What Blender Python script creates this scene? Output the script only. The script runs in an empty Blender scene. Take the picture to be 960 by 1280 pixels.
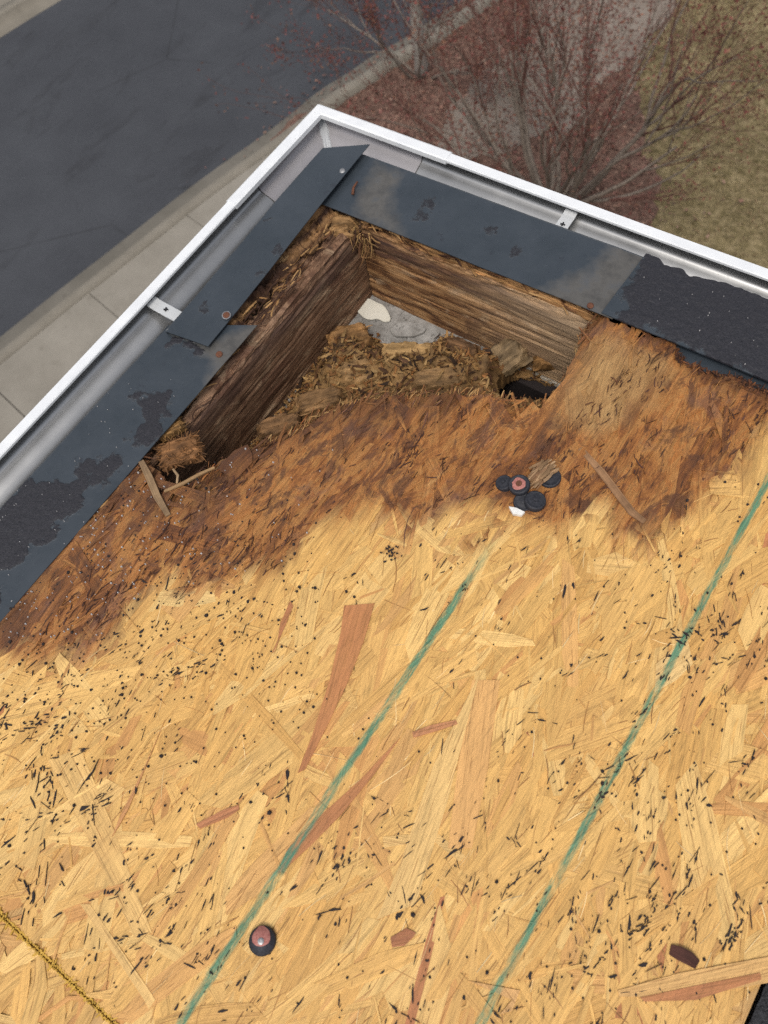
import bpy, math, random
import numpy as np
from mathutils import Matrix, Vector

# ------------------------------------------------------------------ camera, sky, sun, exposure
scene = bpy.context.scene
COL = scene.collection
# corner of the eaves is the world origin, roof deck top z = 0, ground z = GZ
GZ = -6.0
FPX, CX, CY = 960.0, 480.0, 640.0
RW = np.array([[0.82379322, -0.46260541, 0.32765983],
               [0.55515404, 0.77533378, -0.3011005],
               [-0.11475501, 0.42994623, 0.89553198]])
CAM = np.array([0.72372, -0.74788, 0.74])

def at(px, py, z=0.0):
    """photo pixel -> point on the horizontal plane at height z"""
    d = RW @ np.array([px - CX, -(py - CY), -FPX])
    return CAM + d * ((z - CAM[2]) / d[2])

def atl(pts, z=0.0):
    return np.array([at(p[0], p[1], z)[:2] for p in pts])

cam_d = bpy.data.cameras.new('camera')
cam_d.sensor_fit = 'VERTICAL'; cam_d.sensor_height = 36.0; cam_d.lens = 27.0
cam_d.clip_start = 0.02; cam_d.clip_end = 800.0
cam_d.dof.use_dof = True; cam_d.dof.focus_distance = 0.86; cam_d.dof.aperture_fstop = 8.0
cam = bpy.data.objects.new('camera', cam_d); COL.objects.link(cam)
m4 = Matrix([[*RW[0], CAM[0]], [*RW[1], CAM[1]], [*RW[2], CAM[2]], [0, 0, 0, 1]])
cam.matrix_world = m4
scene.camera = cam

SUN_DIR = Vector((0.16, -0.42, 0.90)).normalized()     # towards the sun
sun_el = math.asin(SUN_DIR.z); sun_az = math.atan2(SUN_DIR.x, SUN_DIR.y)
world = bpy.data.worlds.new('World'); scene.world = world; world.use_nodes = True
wn = world.node_tree.nodes; wl = world.node_tree.links
wn.clear()
sky = wn.new('ShaderNodeTexSky'); sky.sky_type = 'NISHITA'; sky.sun_disc = False
sky.sun_elevation = sun_el; sky.sun_rotation = sun_az
sky.air_density = 1.0; sky.dust_density = 4.0; sky.ozone_density = 1.0
hs = wn.new('ShaderNodeHueSaturation'); hs.inputs['Saturation'].default_value = 0.38
bgn = wn.new('ShaderNodeBackground'); bgn.inputs['Strength'].default_value = 0.15
wo = wn.new('ShaderNodeOutputWorld')
wl.new(sky.outputs[0], hs.inputs['Color']); wl.new(hs.outputs[0], bgn.inputs['Color']); wl.new(bgn.outputs[0], wo.inputs['Surface'])

sd = bpy.data.lights.new('sun', 'SUN'); sd.energy = 1.0; sd.angle = math.radians(22); sd.color = (1.0, 0.95, 0.87)
sun = bpy.data.objects.new('sun', sd); COL.objects.link(sun)
sun.rotation_euler = SUN_DIR.to_track_quat('Z', 'Y').to_euler()
sun.location = (1.5, -4, 8)
scene.cycles.use_denoising = False

scene.view_settings.view_transform = 'Standard'; scene.view_settings.look = 'None'
scene.view_settings.gamma = 1.0; scene.view_settings.exposure = 0.22
scene.view_settings.use_curve_mapping = False

random.seed(7)
rng = np.random.default_rng(7)

# ------------------------------------------------------------------ numeric helpers
def _h(ix, iy, seed):
    n = (ix.astype(np.int64) * 374761393 + iy.astype(np.int64) * 668265263 + seed * 1442695041) & 0xffffffff
    n = ((n ^ (n >> 13)) * 1274126177) & 0xffffffff
    n = n ^ (n >> 16)
    return (n & 0xffff) / 65535.0

def vnoise(x, y, seed=0):
    x = np.asarray(x, float); y = np.asarray(y, float)
    xi = np.floor(x); yi = np.floor(y); fx = x - xi; fy = y - yi
    fx = fx * fx * (3 - 2 * fx); fy = fy * fy * (3 - 2 * fy)
    a = _h(xi, yi, seed); b = _h(xi + 1, yi, seed); c = _h(xi, yi + 1, seed); d = _h(xi + 1, yi + 1, seed)
    return (a * (1 - fx) + b * fx) * (1 - fy) + (c * (1 - fx) + d * fx) * fy

def fbm(x, y, octv=4, seed=0):
    s = 0.0; a = 0.5; t = 0.0
    for k in range(octv):
        s = s + a * vnoise(np.asarray(x) * 2 ** k, np.asarray(y) * 2 ** k, seed + 17 * k); t += a; a *= 0.5
    return s / t

def psd(P, poly):
    """signed distance to polygon, positive inside"""
    P = np.asarray(P, float).reshape(-1, 2); poly = np.asarray(poly, float)
    best = np.full(len(P), 1e9); ins = np.zeros(len(P), bool)
    for i in range(len(poly)):
        a = poly[i]; b = poly[(i + 1) % len(poly)]; ab = b - a
        t = np.clip(((P - a) @ ab) / max(ab @ ab, 1e-12), 0, 1)
        q = a + t[:, None] * ab
        best = np.minimum(best, np.hypot(P[:, 0] - q[:, 0], P[:, 1] - q[:, 1]))
        c = (a[1] > P[:, 1]) != (b[1] > P[:, 1])
        xx = a[0] + (P[:, 1] - a[1]) * ab[0] / (ab[1] if abs(ab[1]) > 1e-12 else 1e-12)
        ins ^= c & (P[:, 0] < xx)
    return np.where(ins, best, -best)

def sstep(a, b, x):
    t = np.clip((np.asarray(x, float) - a) / (b - a), 0, 1); return t * t * (3 - 2 * t)

class Field:
    """a scalar function of (x, y) sampled once on a grid, then looked up"""
    def __init__(s, fn, x0, x1, y0, y1, st=0.002):
        s.x0, s.y0, s.st = x0, y0, st
        xs = np.arange(x0, x1 + st, st); ys = np.arange(y0, y1 + st, st)
        X, Y = np.meshgrid(xs, ys, indexing='ij'); s.v = np.asarray(fn(np.c_[X.ravel(), Y.ravel()])).reshape(X.shape)
    def __call__(s, P):
        P = np.asarray(P, float).reshape(-1, 2)
        u = np.clip((P[:, 0] - s.x0) / s.st, 0, s.v.shape[0] - 1.001); w = np.clip((P[:, 1] - s.y0) / s.st, 0, s.v.shape[1] - 1.001)
        i = u.astype(int); j = w.astype(int); a = u - i; b = w - j
        return (s.v[i, j] * (1 - a) + s.v[i + 1, j] * a) * (1 - b) + (s.v[i, j + 1] * (1 - a) + s.v[i + 1, j + 1] * a) * b

# ------------------------------------------------------------------ mesh builder
class MB:
    def __init__(s): s.v = []; s.f = []; s.n = 0; s.a = {}
    def add(s, V, F, **at_):
        V = np.asarray(V, float).reshape(-1, 3)
        s.v.append(V); s.f.extend([tuple(int(i) + s.n for i in f) for f in F]); s.n += len(V)
        for k, val in at_.items():
            val = np.asarray(val, float)
            s.a.setdefault(k, []).append(val)
        return s
    def box(s, c, d, rz=0.0, **at_):
        x, y, z = [q / 2 for q in d]
        V = np.array([[sx * x, sy * y, sz * z] for sz in (-1, 1) for sx, sy in ((-1, -1), (1, -1), (1, 1), (-1, 1))])
        co, si = math.cos(rz), math.sin(rz)
        V = V @ np.array([[co, si, 0], [-si, co, 0], [0, 0, 1]]) + np.array(c)
        return s.add(V, [(0, 3, 2, 1), (4, 5, 6, 7), (0, 1, 5, 4), (1, 2, 6, 5), (2, 3, 7, 6), (3, 0, 4, 7)], **at_)
    def prism(s, poly, z0, z1, **at_):
        p = np.asarray(poly, float); n = len(p)
        ar = np.sum(p[:, 0] * np.roll(p[:, 1], -1) - np.roll(p[:, 0], -1) * p[:, 1])
        if ar < 0: p = p[::-1]
        zt = np.broadcast_to(np.asarray(z1, float), (n,)) if np.ndim(z1) == 0 else np.asarray(z1)
        zb = np.broadcast_to(np.asarray(z0, float), (n,)) if np.ndim(z0) == 0 else np.asarray(z0)
        V = np.vstack([np.c_[p, zb], np.c_[p, zt]])
        F = [tuple(range(n - 1, -1, -1)), tuple(range(n, 2 * n))] + [(i, (i + 1) % n, n + (i + 1) % n, n + i) for i in range(n)]
        return s.add(V, F, **at_)
    def tube(s, pts, rad, sides=5, cap=True, **at_):
        P = np.asarray(pts, float); n = len(P); V = []; F = []
        T = np.gradient(P, axis=0)
        up = np.array([0.31, 0.17, 0.93])
        for i in range(n):
            t = T[i] / (np.linalg.norm(T[i]) + 1e-9)
            a = np.cross(t, up); a /= (np.linalg.norm(a) + 1e-9); b = np.cross(t, a)
            for k in range(sides):
                an = 2 * math.pi * k / sides
                V.append(P[i] + rad[i] * (a * math.cos(an) + b * math.sin(an)))
        for i in range(n - 1):
            for k in range(sides):
                F.append((i * sides + k, i * sides + (k + 1) % sides, (i + 1) * sides + (k + 1) % sides, (i + 1) * sides + k))
        if cap:
            F.append(tuple(range(sides - 1, -1, -1))); F.append(tuple((n - 1) * sides + k for k in range(sides)))
        return s.add(V, F, **at_)
    def lathe(s, prof, c, n=20, sq=(1, 1), tilt=None, **at_):
        V = []; F = []
        for r, z in prof:
            for k in range(n):
                an = 2 * math.pi * k / n; V.append((r * math.cos(an) * sq[0], r * math.sin(an) * sq[1], z))
        m = len(prof)
        for i in range(m - 1):
            for k in range(n):
                F.append((i * n + k, i * n + (k + 1) % n, (i + 1) * n + (k + 1) % n, (i + 1) * n + k))
        F.append(tuple((m - 1) * n + k for k in range(n)))
        V = np.array(V)
        if tilt is not None:
            V = V @ np.array(Matrix.Rotation(tilt[0], 3, 'X') @ Matrix.Rotation(tilt[1], 3, 'Y')).T
        return s.add(V + np.array(c), F, **at_)
    def build(s, name, mat, parent=None, smooth=False):
        me = bpy.data.meshes.new(name)
        V = np.vstack(s.v)
        me.from_pydata(V.tolist(), [], s.f)
        for k, lst in s.a.items():
            arr = np.concatenate([np.atleast_2d(q) if (k in ('tone', 'gv') and q.ndim == 1) else q for q in lst])
            if k == 'tone':
                at_ = me.attributes.new('tone', 'FLOAT_COLOR', 'POINT')
                if arr.shape[1] == 3: arr = np.c_[arr, np.ones(len(arr))]
                at_.data.foreach_set('color', arr.ravel())
            elif k == 'gv':
                at_ = me.attributes.new('gv', 'FLOAT_VECTOR', 'POINT'); at_.data.foreach_set('vector', arr.ravel())
            else:
                at_ = me.attributes.new(k, 'FLOAT', 'POINT'); at_.data.foreach_set('value', arr.ravel())
        if smooth:
            me.polygons.foreach_set('use_smooth', [True] * len(me.polygons))
        me.update()
        o = bpy.data.objects.new(name, me); COL.objects.link(o)
        if mat: me.materials.append(mat)
        if parent: o.parent = parent
        return o

def tag(o, label=None, cat=None, group=None, kind=None):
    if label: o['label'] = label
    if cat: o['category'] = cat
    if group: o['group'] = group
    if kind: o['kind'] = kind
    return o

def empty(name, loc, label, cat, group=None):
    o = bpy.data.objects.new(name, None); COL.objects.link(o); o.empty_display_size = 0.05
    o.location = loc
    bpy.context.view_layer.update()
    return tag(o, label, cat, group)

def child(o, parent):
    o.parent = parent
    o.matrix_parent_inverse = Matrix.Translation(-Vector(parent.location))
    return o

def heightgrid(xs, ys, Z, keep, skirt=None):
    """grid quads where keep (per cell) is true; optional side skirt down to z=skirt"""
    nx, ny = len(xs), len(ys)
    X, Y = np.meshgrid(xs, ys, indexing='ij')
    V = np.c_[X.ravel(), Y.ravel(), Z.ravel()]
    idx = np.arange(nx * ny).reshape(nx, ny)
    a = idx[:-1, :-1][keep]; b = idx[1:, :-1][keep]; c = idx[1:, 1:][keep]; d = idx[:-1, 1:][keep]
    F = np.c_[a, b, c, d]
    if skirt is not None:
        K = np.pad(keep, 1)
        E = []
        for (dx, dy, p, q) in ((-1, 0, 'd', 'a'), (1, 0, 'b', 'c'), (0, -1, 'a', 'b'), (0, 1, 'c', 'd')):
            nb = K[1 + dx:K.shape[0] - 1 + dx, 1 + dy:K.shape[1] - 1 + dy]
            m = keep & ~nb
            cn = {'a': idx[:-1, :-1][m], 'b': idx[1:, :-1][m], 'c': idx[1:, 1:][m], 'd': idx[:-1, 1:][m]}
            E.append(np.c_[cn[p], cn[q]])
        E = np.vstack(E); u = np.unique(E); mp = {int(k): len(V) + i for i, k in enumerate(u)}
        low = V[u].copy(); low[:, 2] = skirt
        V = np.vstack([V, low])
        SF = [(int(q), int(p), mp[int(p)], mp[int(q)]) for p, q in E]
    else:
        SF = []; u = None
    F = [tuple(r) for r in F.tolist()] + SF
    used = np.unique(np.array([i for f in F for i in f])); re = -np.ones(len(V), int); re[used] = np.arange(len(used))
    return V[used], [tuple(int(re[i]) for i in f) for f in F], used

# ------------------------------------------------------------------ material helpers
class NT:
    def __init__(s, name, rough=0.6, metal=0.0, spec=0.5):
        s.m = bpy.data.materials.new(name); s.m.use_nodes = True
        s.n = s.m.node_tree.nodes; s.l = s.m.node_tree.links
        s.b = s.n['Principled BSDF']
        s.b.inputs['Roughness'].default_value = rough; s.b.inputs['Metallic'].default_value = metal
        s.b.inputs['Specular IOR Level'].default_value = spec
    def node(s, t, **kw):
        n = s.n.new(t)
        for k, v in kw.items(): setattr(n, k, v)
        return n
    def lk(s, a, b): s.l.new(a, b); return s
    def attr(s, name, out='Fac'):
        n = s.n.new('ShaderNodeAttribute'); n.attribute_name = name; return n.outputs[out]
    def pos(s): return s.n.new('ShaderNodeNewGeometry').outputs['Position']
    def obj(s): return s.n.new('ShaderNodeTexCoord').outputs['Object']
    def mapping(s, vec, scale=(1, 1, 1), rot=(0, 0, 0), loc=(0, 0, 0)):
        n = s.n.new('ShaderNodeMapping'); s.l.new(vec, n.inputs[0])
        n.inputs['Scale'].default_value = scale; n.inputs['Rotation'].default_value = rot; n.inputs['Location'].default_value = loc
        return n.outputs[0]
    def noise(s, vec, scale=5, detail=4, rough=0.55, dist=0.0):
        n = s.n.new('ShaderNodeTexNoise'); s.l.new(vec, n.inputs['Vector'])
        n.inputs['Scale'].default_value = scale; n.inputs['Detail'].default_value = detail
        n.inputs['Roughness'].default_value = rough; n.inputs['Distortion'].default_value = dist
        return n.outputs['Fac']
    def ramp(s, fac, stops, interp='LINEAR'):
        n = s.n.new('ShaderNodeValToRGB'); s.l.new(fac, n.inputs[0]); cr = n.color_ramp; cr.interpolation = interp
        while len(cr.elements) > 1: cr.elements.remove(cr.elements[-1])
        for i, (p, c) in enumerate(stops):
            e = cr.elements[0] if i == 0 else cr.elements.new(p)
            e.position = p
            e.color = (*c, 1) if isinstance(c, (tuple, list)) else (c, c, c, 1)
        return n.outputs[0]
    def math(s, op, a, b=None, c=None, clamp=False):
        n = s.n.new('ShaderNodeMath'); n.operation = op; n.use_clamp = clamp
        for i, q in enumerate((a, b, c)):
            if q is None: continue
            if isinstance(q, (int, float)): n.inputs[i].default_value = q
            else: s.l.new(q, n.inputs[i])
        return n.outputs[0]
    def mix(s, fac, a, b, mode='MIX'):
        n = s.n.new('ShaderNodeMix'); n.data_type = 'RGBA'; n.blend_type = mode
        for sock, q in ((n.inputs[0], fac), (n.inputs[6], a), (n.inputs[7], b)):
            if isinstance(q, (int, float)): sock.default_value = q
            elif isinstance(q, tuple): sock.default_value = (*q, 1)
            else: s.l.new(q, sock)
        return n.outputs[2]
    def sep(s, vec):
        n = s.n.new('ShaderNodeSeparateXYZ'); s.l.new(vec, n.inputs[0]); return n.outputs
    def color(s, c):
        if isinstance(c, tuple): s.b.inputs['Base Color'].default_value = (*c, 1)
        else: s.l.new(c, s.b.inputs['Base Color'])
        return s
    def rough(s, r):
        s.l.new(r, s.b.inputs['Roughness']); return s
    def bump(s, h, strength=0.3, dist=0.001):
        n = s.n.new('ShaderNodeBump'); n.inputs['Strength'].default_value = strength; n.inputs['Distance'].default_value = dist
        s.l.new(h, n.inputs['Height']); s.l.new(n.outputs[0], s.b.inputs['Normal']); return s

# ---- oriented strand board: straw strands, rot stain, printed green lines
G1X, G2X = float(at(430, 965)[0]), float(at(780, 940)[0])
def mat_osb():
    t = NT('oriented_strand_board', 0.62, 0, 0.35)
    gv = t.attr('gv', 'Vector'); tone = t.attr('tone', 'Color'); stain = t.attr('stain'); rot = t.attr('rot')
    pos = t.pos()
    g1 = t.noise(t.mapping(gv, (14, 520, 9)), 1, 3, 0.6)
    g2 = t.noise(t.mapping(gv, (50, 1700, 9)), 1, 2, 0.5)
    g0 = t.noise(t.mapping(gv, (6, 90, 9)), 1, 2, 0.5)
    k = t.math('MULTIPLY', t.ramp(g1, [(0.25, 0.56), (0.43, 0.96), (0.75, 1.16)]), t.ramp(g2, [(0.2, 0.90), (0.8, 1.08)]))
    k = t.math('MULTIPLY', k, t.ramp(g0, [(0.3, 0.88), (0.7, 1.1)]))
    base = t.mix(1.0, tone, k, 'MULTIPLY')
    pg = t.noise(t.mapping(pos, (420, 46, 60), (0, 0, 0.1)), 1, 4, 0.65, 0.4)
    base = t.mix(1.0, base, t.ramp(pg, [(0.30, 0.70), (0.46, 0.98), (0.75, 1.10)]), 'MULTIPLY')
    lw = t.noise(t.mapping(pos, (9, 5, 5), loc=(4, 2, 0)), 1, 5, 0.6)
    base = t.mix(t.ramp(lw, [(0.52, 0.0), (0.66, 0.22)]), base, (0.46, 0.235, 0.075))
    # thin dark resin/pore streaks
    pore = t.ramp(t.noise(t.mapping(gv, (26, 900, 3)), 1, 2, 0.6), [(0.60, 0.0), (0.68, 1.0)])
    base = t.mix(t.math('MULTIPLY', pore, 0.75), base, (0.25, 0.11, 0.03))
    # rot stain: blotches, per-strand shade, sparse dark cracks, mauve mould, tan crumbled area
    wnode = t.node('ShaderNodeTexWhiteNoise', noise_dimensions='1D'); t.lk(t.sep(gv)[2], wnode.inputs['W']); wn = wnode.outputs['Value']
    n1 = t.noise(t.mapping(pos, (44, 11, 10), (0, 0, 0.14)), 1, 7, 0.70, 0.9)
    n2 = t.noise(t.mapping(pos, (26, 14, 30), (0, 0, 0.3), (2, 5, 0)), 1, 7, 0.72, 1.2)
    n3 = t.noise(t.mapping(pos, (17, 11, 10), loc=(3, 1, 0)), 1, 6, 0.68, 1.0)
    nv = t.math('ADD', t.math('MULTIPLY', n1, 0.80), t.math('MULTIPLY', wn, 0.20))
    sc = t.ramp(nv, [(0.32, (0.085, 0.027, 0.010)), (0.42, (0.20, 0.068, 0.018)), (0.48, (0.34, 0.130, 0.032)), (0.54, (0.40, 0.185, 0.054)), (0.60, (0.36, 0.130, 0.030)), (0.70, (0.45, 0.235, 0.080))])
    sc = t.mix(t.ramp(n2, [(0.53, 0.0), (0.60, 0.80)]), sc, (0.095, 0.036, 0.018))
    sc = t.mix(t.ramp(n3, [(0.54, 0.0), (0.64, 0.55)]), sc, (0.140, 0.066, 0.050))
    tanm = t.math('MULTIPLY', rot, -0.8, clamp=True)
    sc = t.mix(tanm, sc, t.ramp(n1, [(0.35, (0.26, 0.125, 0.042)), (0.6, (0.45, 0.265, 0.105))]))
    sc = t.mix(t.math('MULTIPLY', rot, 0.72, clamp=True), sc, (0.055, 0.019, 0.009))
    crk = t.noise(t.mapping(pos, (190, 34, 40), (0, 0, 0.2)), 1, 6, 0.72, 1.1)
    sc = t.mix(t.ramp(crk, [(0.34, 0.95), (0.40, 0.0)]), sc, (0.034, 0.012, 0.007))
    sc = t.mix(1.0, sc, t.ramp(g1, [(0.25, 0.62), (0.5, 1.0), (0.75, 1.35)]), 'MULTIPLY')
    sc = t.mix(1.0, sc, (0.86, 0.85, 0.82), 'MULTIPLY')
    edge = t.math('ADD', stain, t.math('MULTIPLY', t.math('SUBTRACT', t.noise(t.mapping(pos, (120, 20, 20)), 1, 4, 0.6), 0.5), 0.7))
    sf = t.ramp(edge, [(0.08, 0.0), (0.30, 0.34), (0.66, 0.97)])
    col = t.mix(sf, base, sc)
    # printed green lines (parallel to the short eave), worn away in places
    x = t.sep(pos)[0]; y = t.sep(pos)[1]
    wob = t.math('MULTIPLY', t.math('SUBTRACT', t.noise(t.mapping(pos, (160, 45, 1)), 1, 5, 0.7), 0.5), 0.0075)
    def line(x0, hw, ymax):
        d = t.math('ABSOLUTE', t.math('SUBTRACT', t.math('ADD', x, wob), x0))
        m = t.ramp(t.math('DIVIDE', d, hw), [(0.55, 1.0), (1.0, 0.0)])
        e = t.math('MULTIPLY', t.math('SUBTRACT', ymax, y), 12.0, clamp=True)
        return t.math('MULTIPLY', m, e)
    ln = t.math('MAXIMUM', line(G1X, 0.0050, -0.45), line(G2X, 0.0042, -0.16))
    wear = t.ramp(t.noise(t.mapping(pos, (150, 22, 10)), 1, 6, 0.72), [(0.36, 0.12), (0.54, 0.95)])
    ln = t.math('MULTIPLY', t.math('MULTIPLY', ln, wear), t.math('SUBTRACT', 1.0, t.math('MULTIPLY', sf, 0.8)))
    col = t.mix(t.math('MULTIPLY', ln, 0.9), col, t.mix(1.0, (0.022, 0.185, 0.118), t.ramp(g1, [(0.25, 0.55), (0.5, 1.0), (0.75, 1.35)]), 'MULTIPLY'))
    t.color(col)
    t.rough(t.ramp(g1, [(0.2, 0.68), (0.8, 0.5)]))
    t.bump(t.math('ADD', t.math('ADD', g1, t.math('MULTIPLY', g2, 0.5)), t.math('MULTIPLY', t.math('MULTIPLY', crk, sf), 3.5)), 0.6, 0.0011)
    return t.m
M_OSB = mat_osb()

def mat_fibre(name, ramp_gain=1.0):
    t = NT(name, 0.75, 0, 0.25)
    gv = t.attr('gv', 'Vector'); tone = t.attr('tone', 'Color')
    g = t.noise(t.mapping(gv, (20, 700, 5)), 1, 3, 0.6)
    n = t.noise(t.mapping(t.pos(), (60, 40, 60)), 1, 4, 0.6)
    k = t.math('MULTIPLY', t.ramp(g, [(0.25, 0.6), (0.75, 1.3)]), t.ramp(n, [(0.3, 0.6), (0.7, 1.25)]))
    t.color(t.mix(1.0, tone, k, 'MULTIPLY')); t.bump(g, 0.5, 0.0008)
    return t.m
M_FIB = mat_fibre('rotten_wood_fibre')

def mat_board(name, dark):
    """weathered fascia lumber; object coords: X along the board, Z up"""
    t = NT(name, 0.7, 0, 0.3)
    o = t.obj()
    w = t.noise(t.mapping(o, (7, 1, 16)), 1, 3, 0.5)
    zz = t.sep(o)
    # cathedral rings round a knot field
    ring = t.math('ADD', t.math('MULTIPLY', zz[2], 240.0), t.math('MULTIPLY', w, 26.0))
    rs = t.math('SINE', ring)
    lines = t.noise(t.mapping(o, (16, 4, 340)), 1, 7, 0.75, 1.2)
    fine = t.noise(t.mapping(o, (40, 4, 1400)), 1, 2, 0.6)
    big = t.noise(t.mapping(o, (10, 2, 22), loc=(1.7, 0, 0.4)), 1, 7, 0.72, 0.9)
    f = t.math('ADD', t.math('MULTIPLY', lines, 0.75), t.math('MULTIPLY', rs, 0.055 if not dark else 0.025))
    if dark:
        st = [(0.24, (0.030, 0.014, 0.008)), (0.33, (0.105, 0.052, 0.027)), (0.40, (0.24, 0.135, 0.076)), (0.50, (0.30, 0.185, 0.112)), (0.58, (0.44, 0.30, 0.19))]
        dk = (0.105, 0.048, 0.027)
    else:
        st = [(0.24, (0.022, 0.009, 0.005)), (0.32, (0.115, 0.048, 0.018)), (0.39, (0.29, 0.150, 0.060)), (0.48, (0.36, 0.205, 0.092)), (0.57, (0.52, 0.34, 0.18))]
        dk = (0.10, 0.042, 0.020)
    c = t.ramp(f, st)
    c = t.mix(t.ramp(big, [(0.52, 0.0), (0.60, 0.78)]), c, dk)
    if not dk: pass
    wth = t.noise(t.mapping(o, (13, 2, 34), loc=(6.1, 0, 2.2)), 1, 7, 0.74, 0.8)
    c = t.mix(t.ramp(wth, [(0.54, 0.0), (0.64, 0.55)]), c, (0.40, 0.285, 0.175))
    c = t.mix(1.0, c, t.ramp(fine, [(0.3, 0.66), (0.7, 1.28)]), 'MULTIPLY')
    # darker band towards the top, paler towards one end
    top = t.ramp(t.math('ADD', zz[2], t.math('MULTIPLY', t.math('SUBTRACT', big, 0.5), 0.05)), [(0.098, 0.0), (0.112, 0.6), (0.125, 0.6), (0.132, 0.1)])
    c = t.mix(top, c, (0.06, 0.034, 0.026))
    if not dark:
        pale = t.math('MULTIPLY', t.ramp(zz[0], [(0.14, 0.0), (0.32, 0.72)]), t.ramp(lines, [(0.3, 0.5), (0.7, 1.0)]))
        c = t.mix(pale, c, (0.50, 0.36, 0.22))
    t.color(c); t.bump(t.math('ADD', lines, t.math('MULTIPLY', fine, 0.4)), 0.7, 0.0015)
    return t.m
M_BOARD_D = mat_board('weathered_fascia_dark', True)
M_BOARD_L = mat_board('weathered_fascia_warm', False)

def mat_drip():
    t = NT('slate_painted_metal', 0.42, 0.0, 0.5)
    p = t.pos(); tar = t.attr('tar'); bare = t.attr('bare')
    n = t.noise(p, 14, 5, 0.6); n2 = t.noise(p, 90, 4, 0.6); n3 = t.noise(p, 420, 3, 0.6)
    c = t.ramp(n, [(0.3, (0.027, 0.035, 0.043)), (0.7, (0.041, 0.050, 0.060))])
    sp = t.ramp(t.noise(t.mapping(p, (1, 1, 1), loc=(5, 2, 0)), 34, 5, 0.7), [(0.62, 0.0), (0.68, 0.8)])
    c = t.mix(t.math('MULTIPLY', sp, t.ramp(n2, [(0.42, 0.0), (0.58, 1.0)])), c, (0.022, 0.025, 0.032))
    mb = t.math('ADD', bare, t.math('MULTIPLY', t.math('SUBTRACT', n2, 0.5), 0.6))
    c = t.mix(t.ramp(mb, [(0.25, 0.0), (0.95, 0.8)]), c, t.ramp(t.noise(p, 40, 5, 0.65), [(0.3, (0.060, 0.055, 0.048)), (0.5, (0.105, 0.096, 0.083)), (0.72, (0.085, 0.088, 0.092))]))
    mt = t.math('ADD', tar, t.math('MULTIPLY', t.math('SUBTRACT', t.noise(p, 130, 6, 0.75), 0.5), 1.5))
    mt = t.ramp(mt, [(0.36, 0.0), (0.62, 1.0)])
    c = t.mix(mt, c, t.ramp(n3, [(0.3, (0.007, 0.007, 0.010)), (0.7, (0.021, 0.020, 0.026))]))
    dust = t.ramp(n3, [(0.70, 0.0), (0.76, 0.35)])
    c = t.mix(t.math('MULTIPLY', dust, 0.6), c, (0.15, 0.16, 0.17))
    scr = t.math('MULTIPLY', t.ramp(t.noise(t.mapping(p, (900, 30, 1), (0, 0, 0.9)), 1, 2, 0.5), [(0.70, 0.0), (0.74, 0.6)]), t.ramp(t.noise(p, 22, 3, 0.6), [(0.50, 0.0), (0.62, 0.7)]))
    c = t.mix(scr, c, (0.13, 0.135, 0.14))
    t.color(c)
    r = t.math('ADD', t.ramp(n2, [(0.3, 0.26), (0.7, 0.44)]), t.math('MULTIPLY', mt, 0.30))
    t.rough(r)
    hgt = t.math('ADD', t.math('MULTIPLY', mt, t.math('ADD', 0.6, t.math('MULTIPLY', n3, 1.4))), t.math('MULTIPLY', n, 0.8))
    t.bump(hgt, 0.6, 0.0009)
    return t.m
M_DRIP = mat_drip()

def mat_gutter(name, c0, c1, metal, rough):
    t = NT(name, rough, metal, 0.5)
    p = t.pos(); n = t.noise(p, 9, 5, 0.6); d = t.noise(p, 260, 3, 0.6)
    c = t.ramp(n, [(0.3, c0), (0.7, c1)])
    c = t.mix(t.ramp(d, [(0.66, 0.0), (0.74, 0.35)]), c, (0.10, 0.09, 0.08))
    t.color(c); t.rough(t.ramp(n, [(0.3, rough - 0.06), (0.7, rough + 0.10)]))
    return t.m
M_GUT = mat_gutter('dull_aluminium', (0.31, 0.31, 0.305), (0.40, 0.40, 0.395), 0.8, 0.30)
M_MITRE = mat_gutter('dull_aluminium_mitre', (0.29, 0.275, 0.282), (0.37, 0.355, 0.362), 0.35, 0.40)
M_SEAL = mat_gutter('grey_sealant', (0.30, 0.31, 0.32), (0.44, 0.45, 0.46), 0.0, 0.35)
def mat_white():
    t = NT('white_enamel', 0.35, 0, 0.5); p = t.pos()
    n = t.noise(p, 30, 5, 0.6); s = t.noise(p, 300, 2, 0.5)
    c = t.ramp(n, [(0.3, (0.66, 0.67, 0.68)), (0.7, (0.75, 0.76, 0.76))])
    c = t.mix(t.ramp(s, [(0.72, 0.0), (0.77, 0.7)]), c, (0.2, 0.17, 0.14))
    t.color(c); return t.m
M_WHITE = mat_white()
M_HANG = mat_gutter('dull_white_strap', (0.46, 0.47, 0.47), (0.58, 0.59, 0.59), 0.1, 0.4)

def simple(name, c0, c1, scale, rough=0.8, bump=0.0, bd=0.002, metal=0.0, detail=5):
    t = NT(name, rough, metal, 0.3); n = t.noise(t.pos(), scale, detail, 0.62)
    t.color(t.ramp(n, [(0.3, c0), (0.7, c1)]))
    if bump: t.bump(n, bump, bd)
    return t.m
M_RUST = simple('rusty_steel', (0.060, 0.024, 0.014), (0.17, 0.068, 0.036), 700, 0.8, 0.6, 0.0006)
M_ZINC = simple('galvanised_steel', (0.16, 0.16, 0.165), (0.34, 0.34, 0.34), 500, 0.4, 0.2, 0.0004, 0.6)
M_DARKM = simple('blackened_steel', (0.012, 0.012, 0.014), (0.03, 0.03, 0.032), 600, 0.6)
M_CAPB = simple('worn_black_cap', (0.012, 0.013, 0.017), (0.034, 0.035, 0.043), 420, 0.55, 0.4, 0.0006)
M_CAPR = simple('faded_red_cap', (0.26, 0.085, 0.07), (0.44, 0.19, 0.155), 500, 0.45, 0.3, 0.0004)
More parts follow.
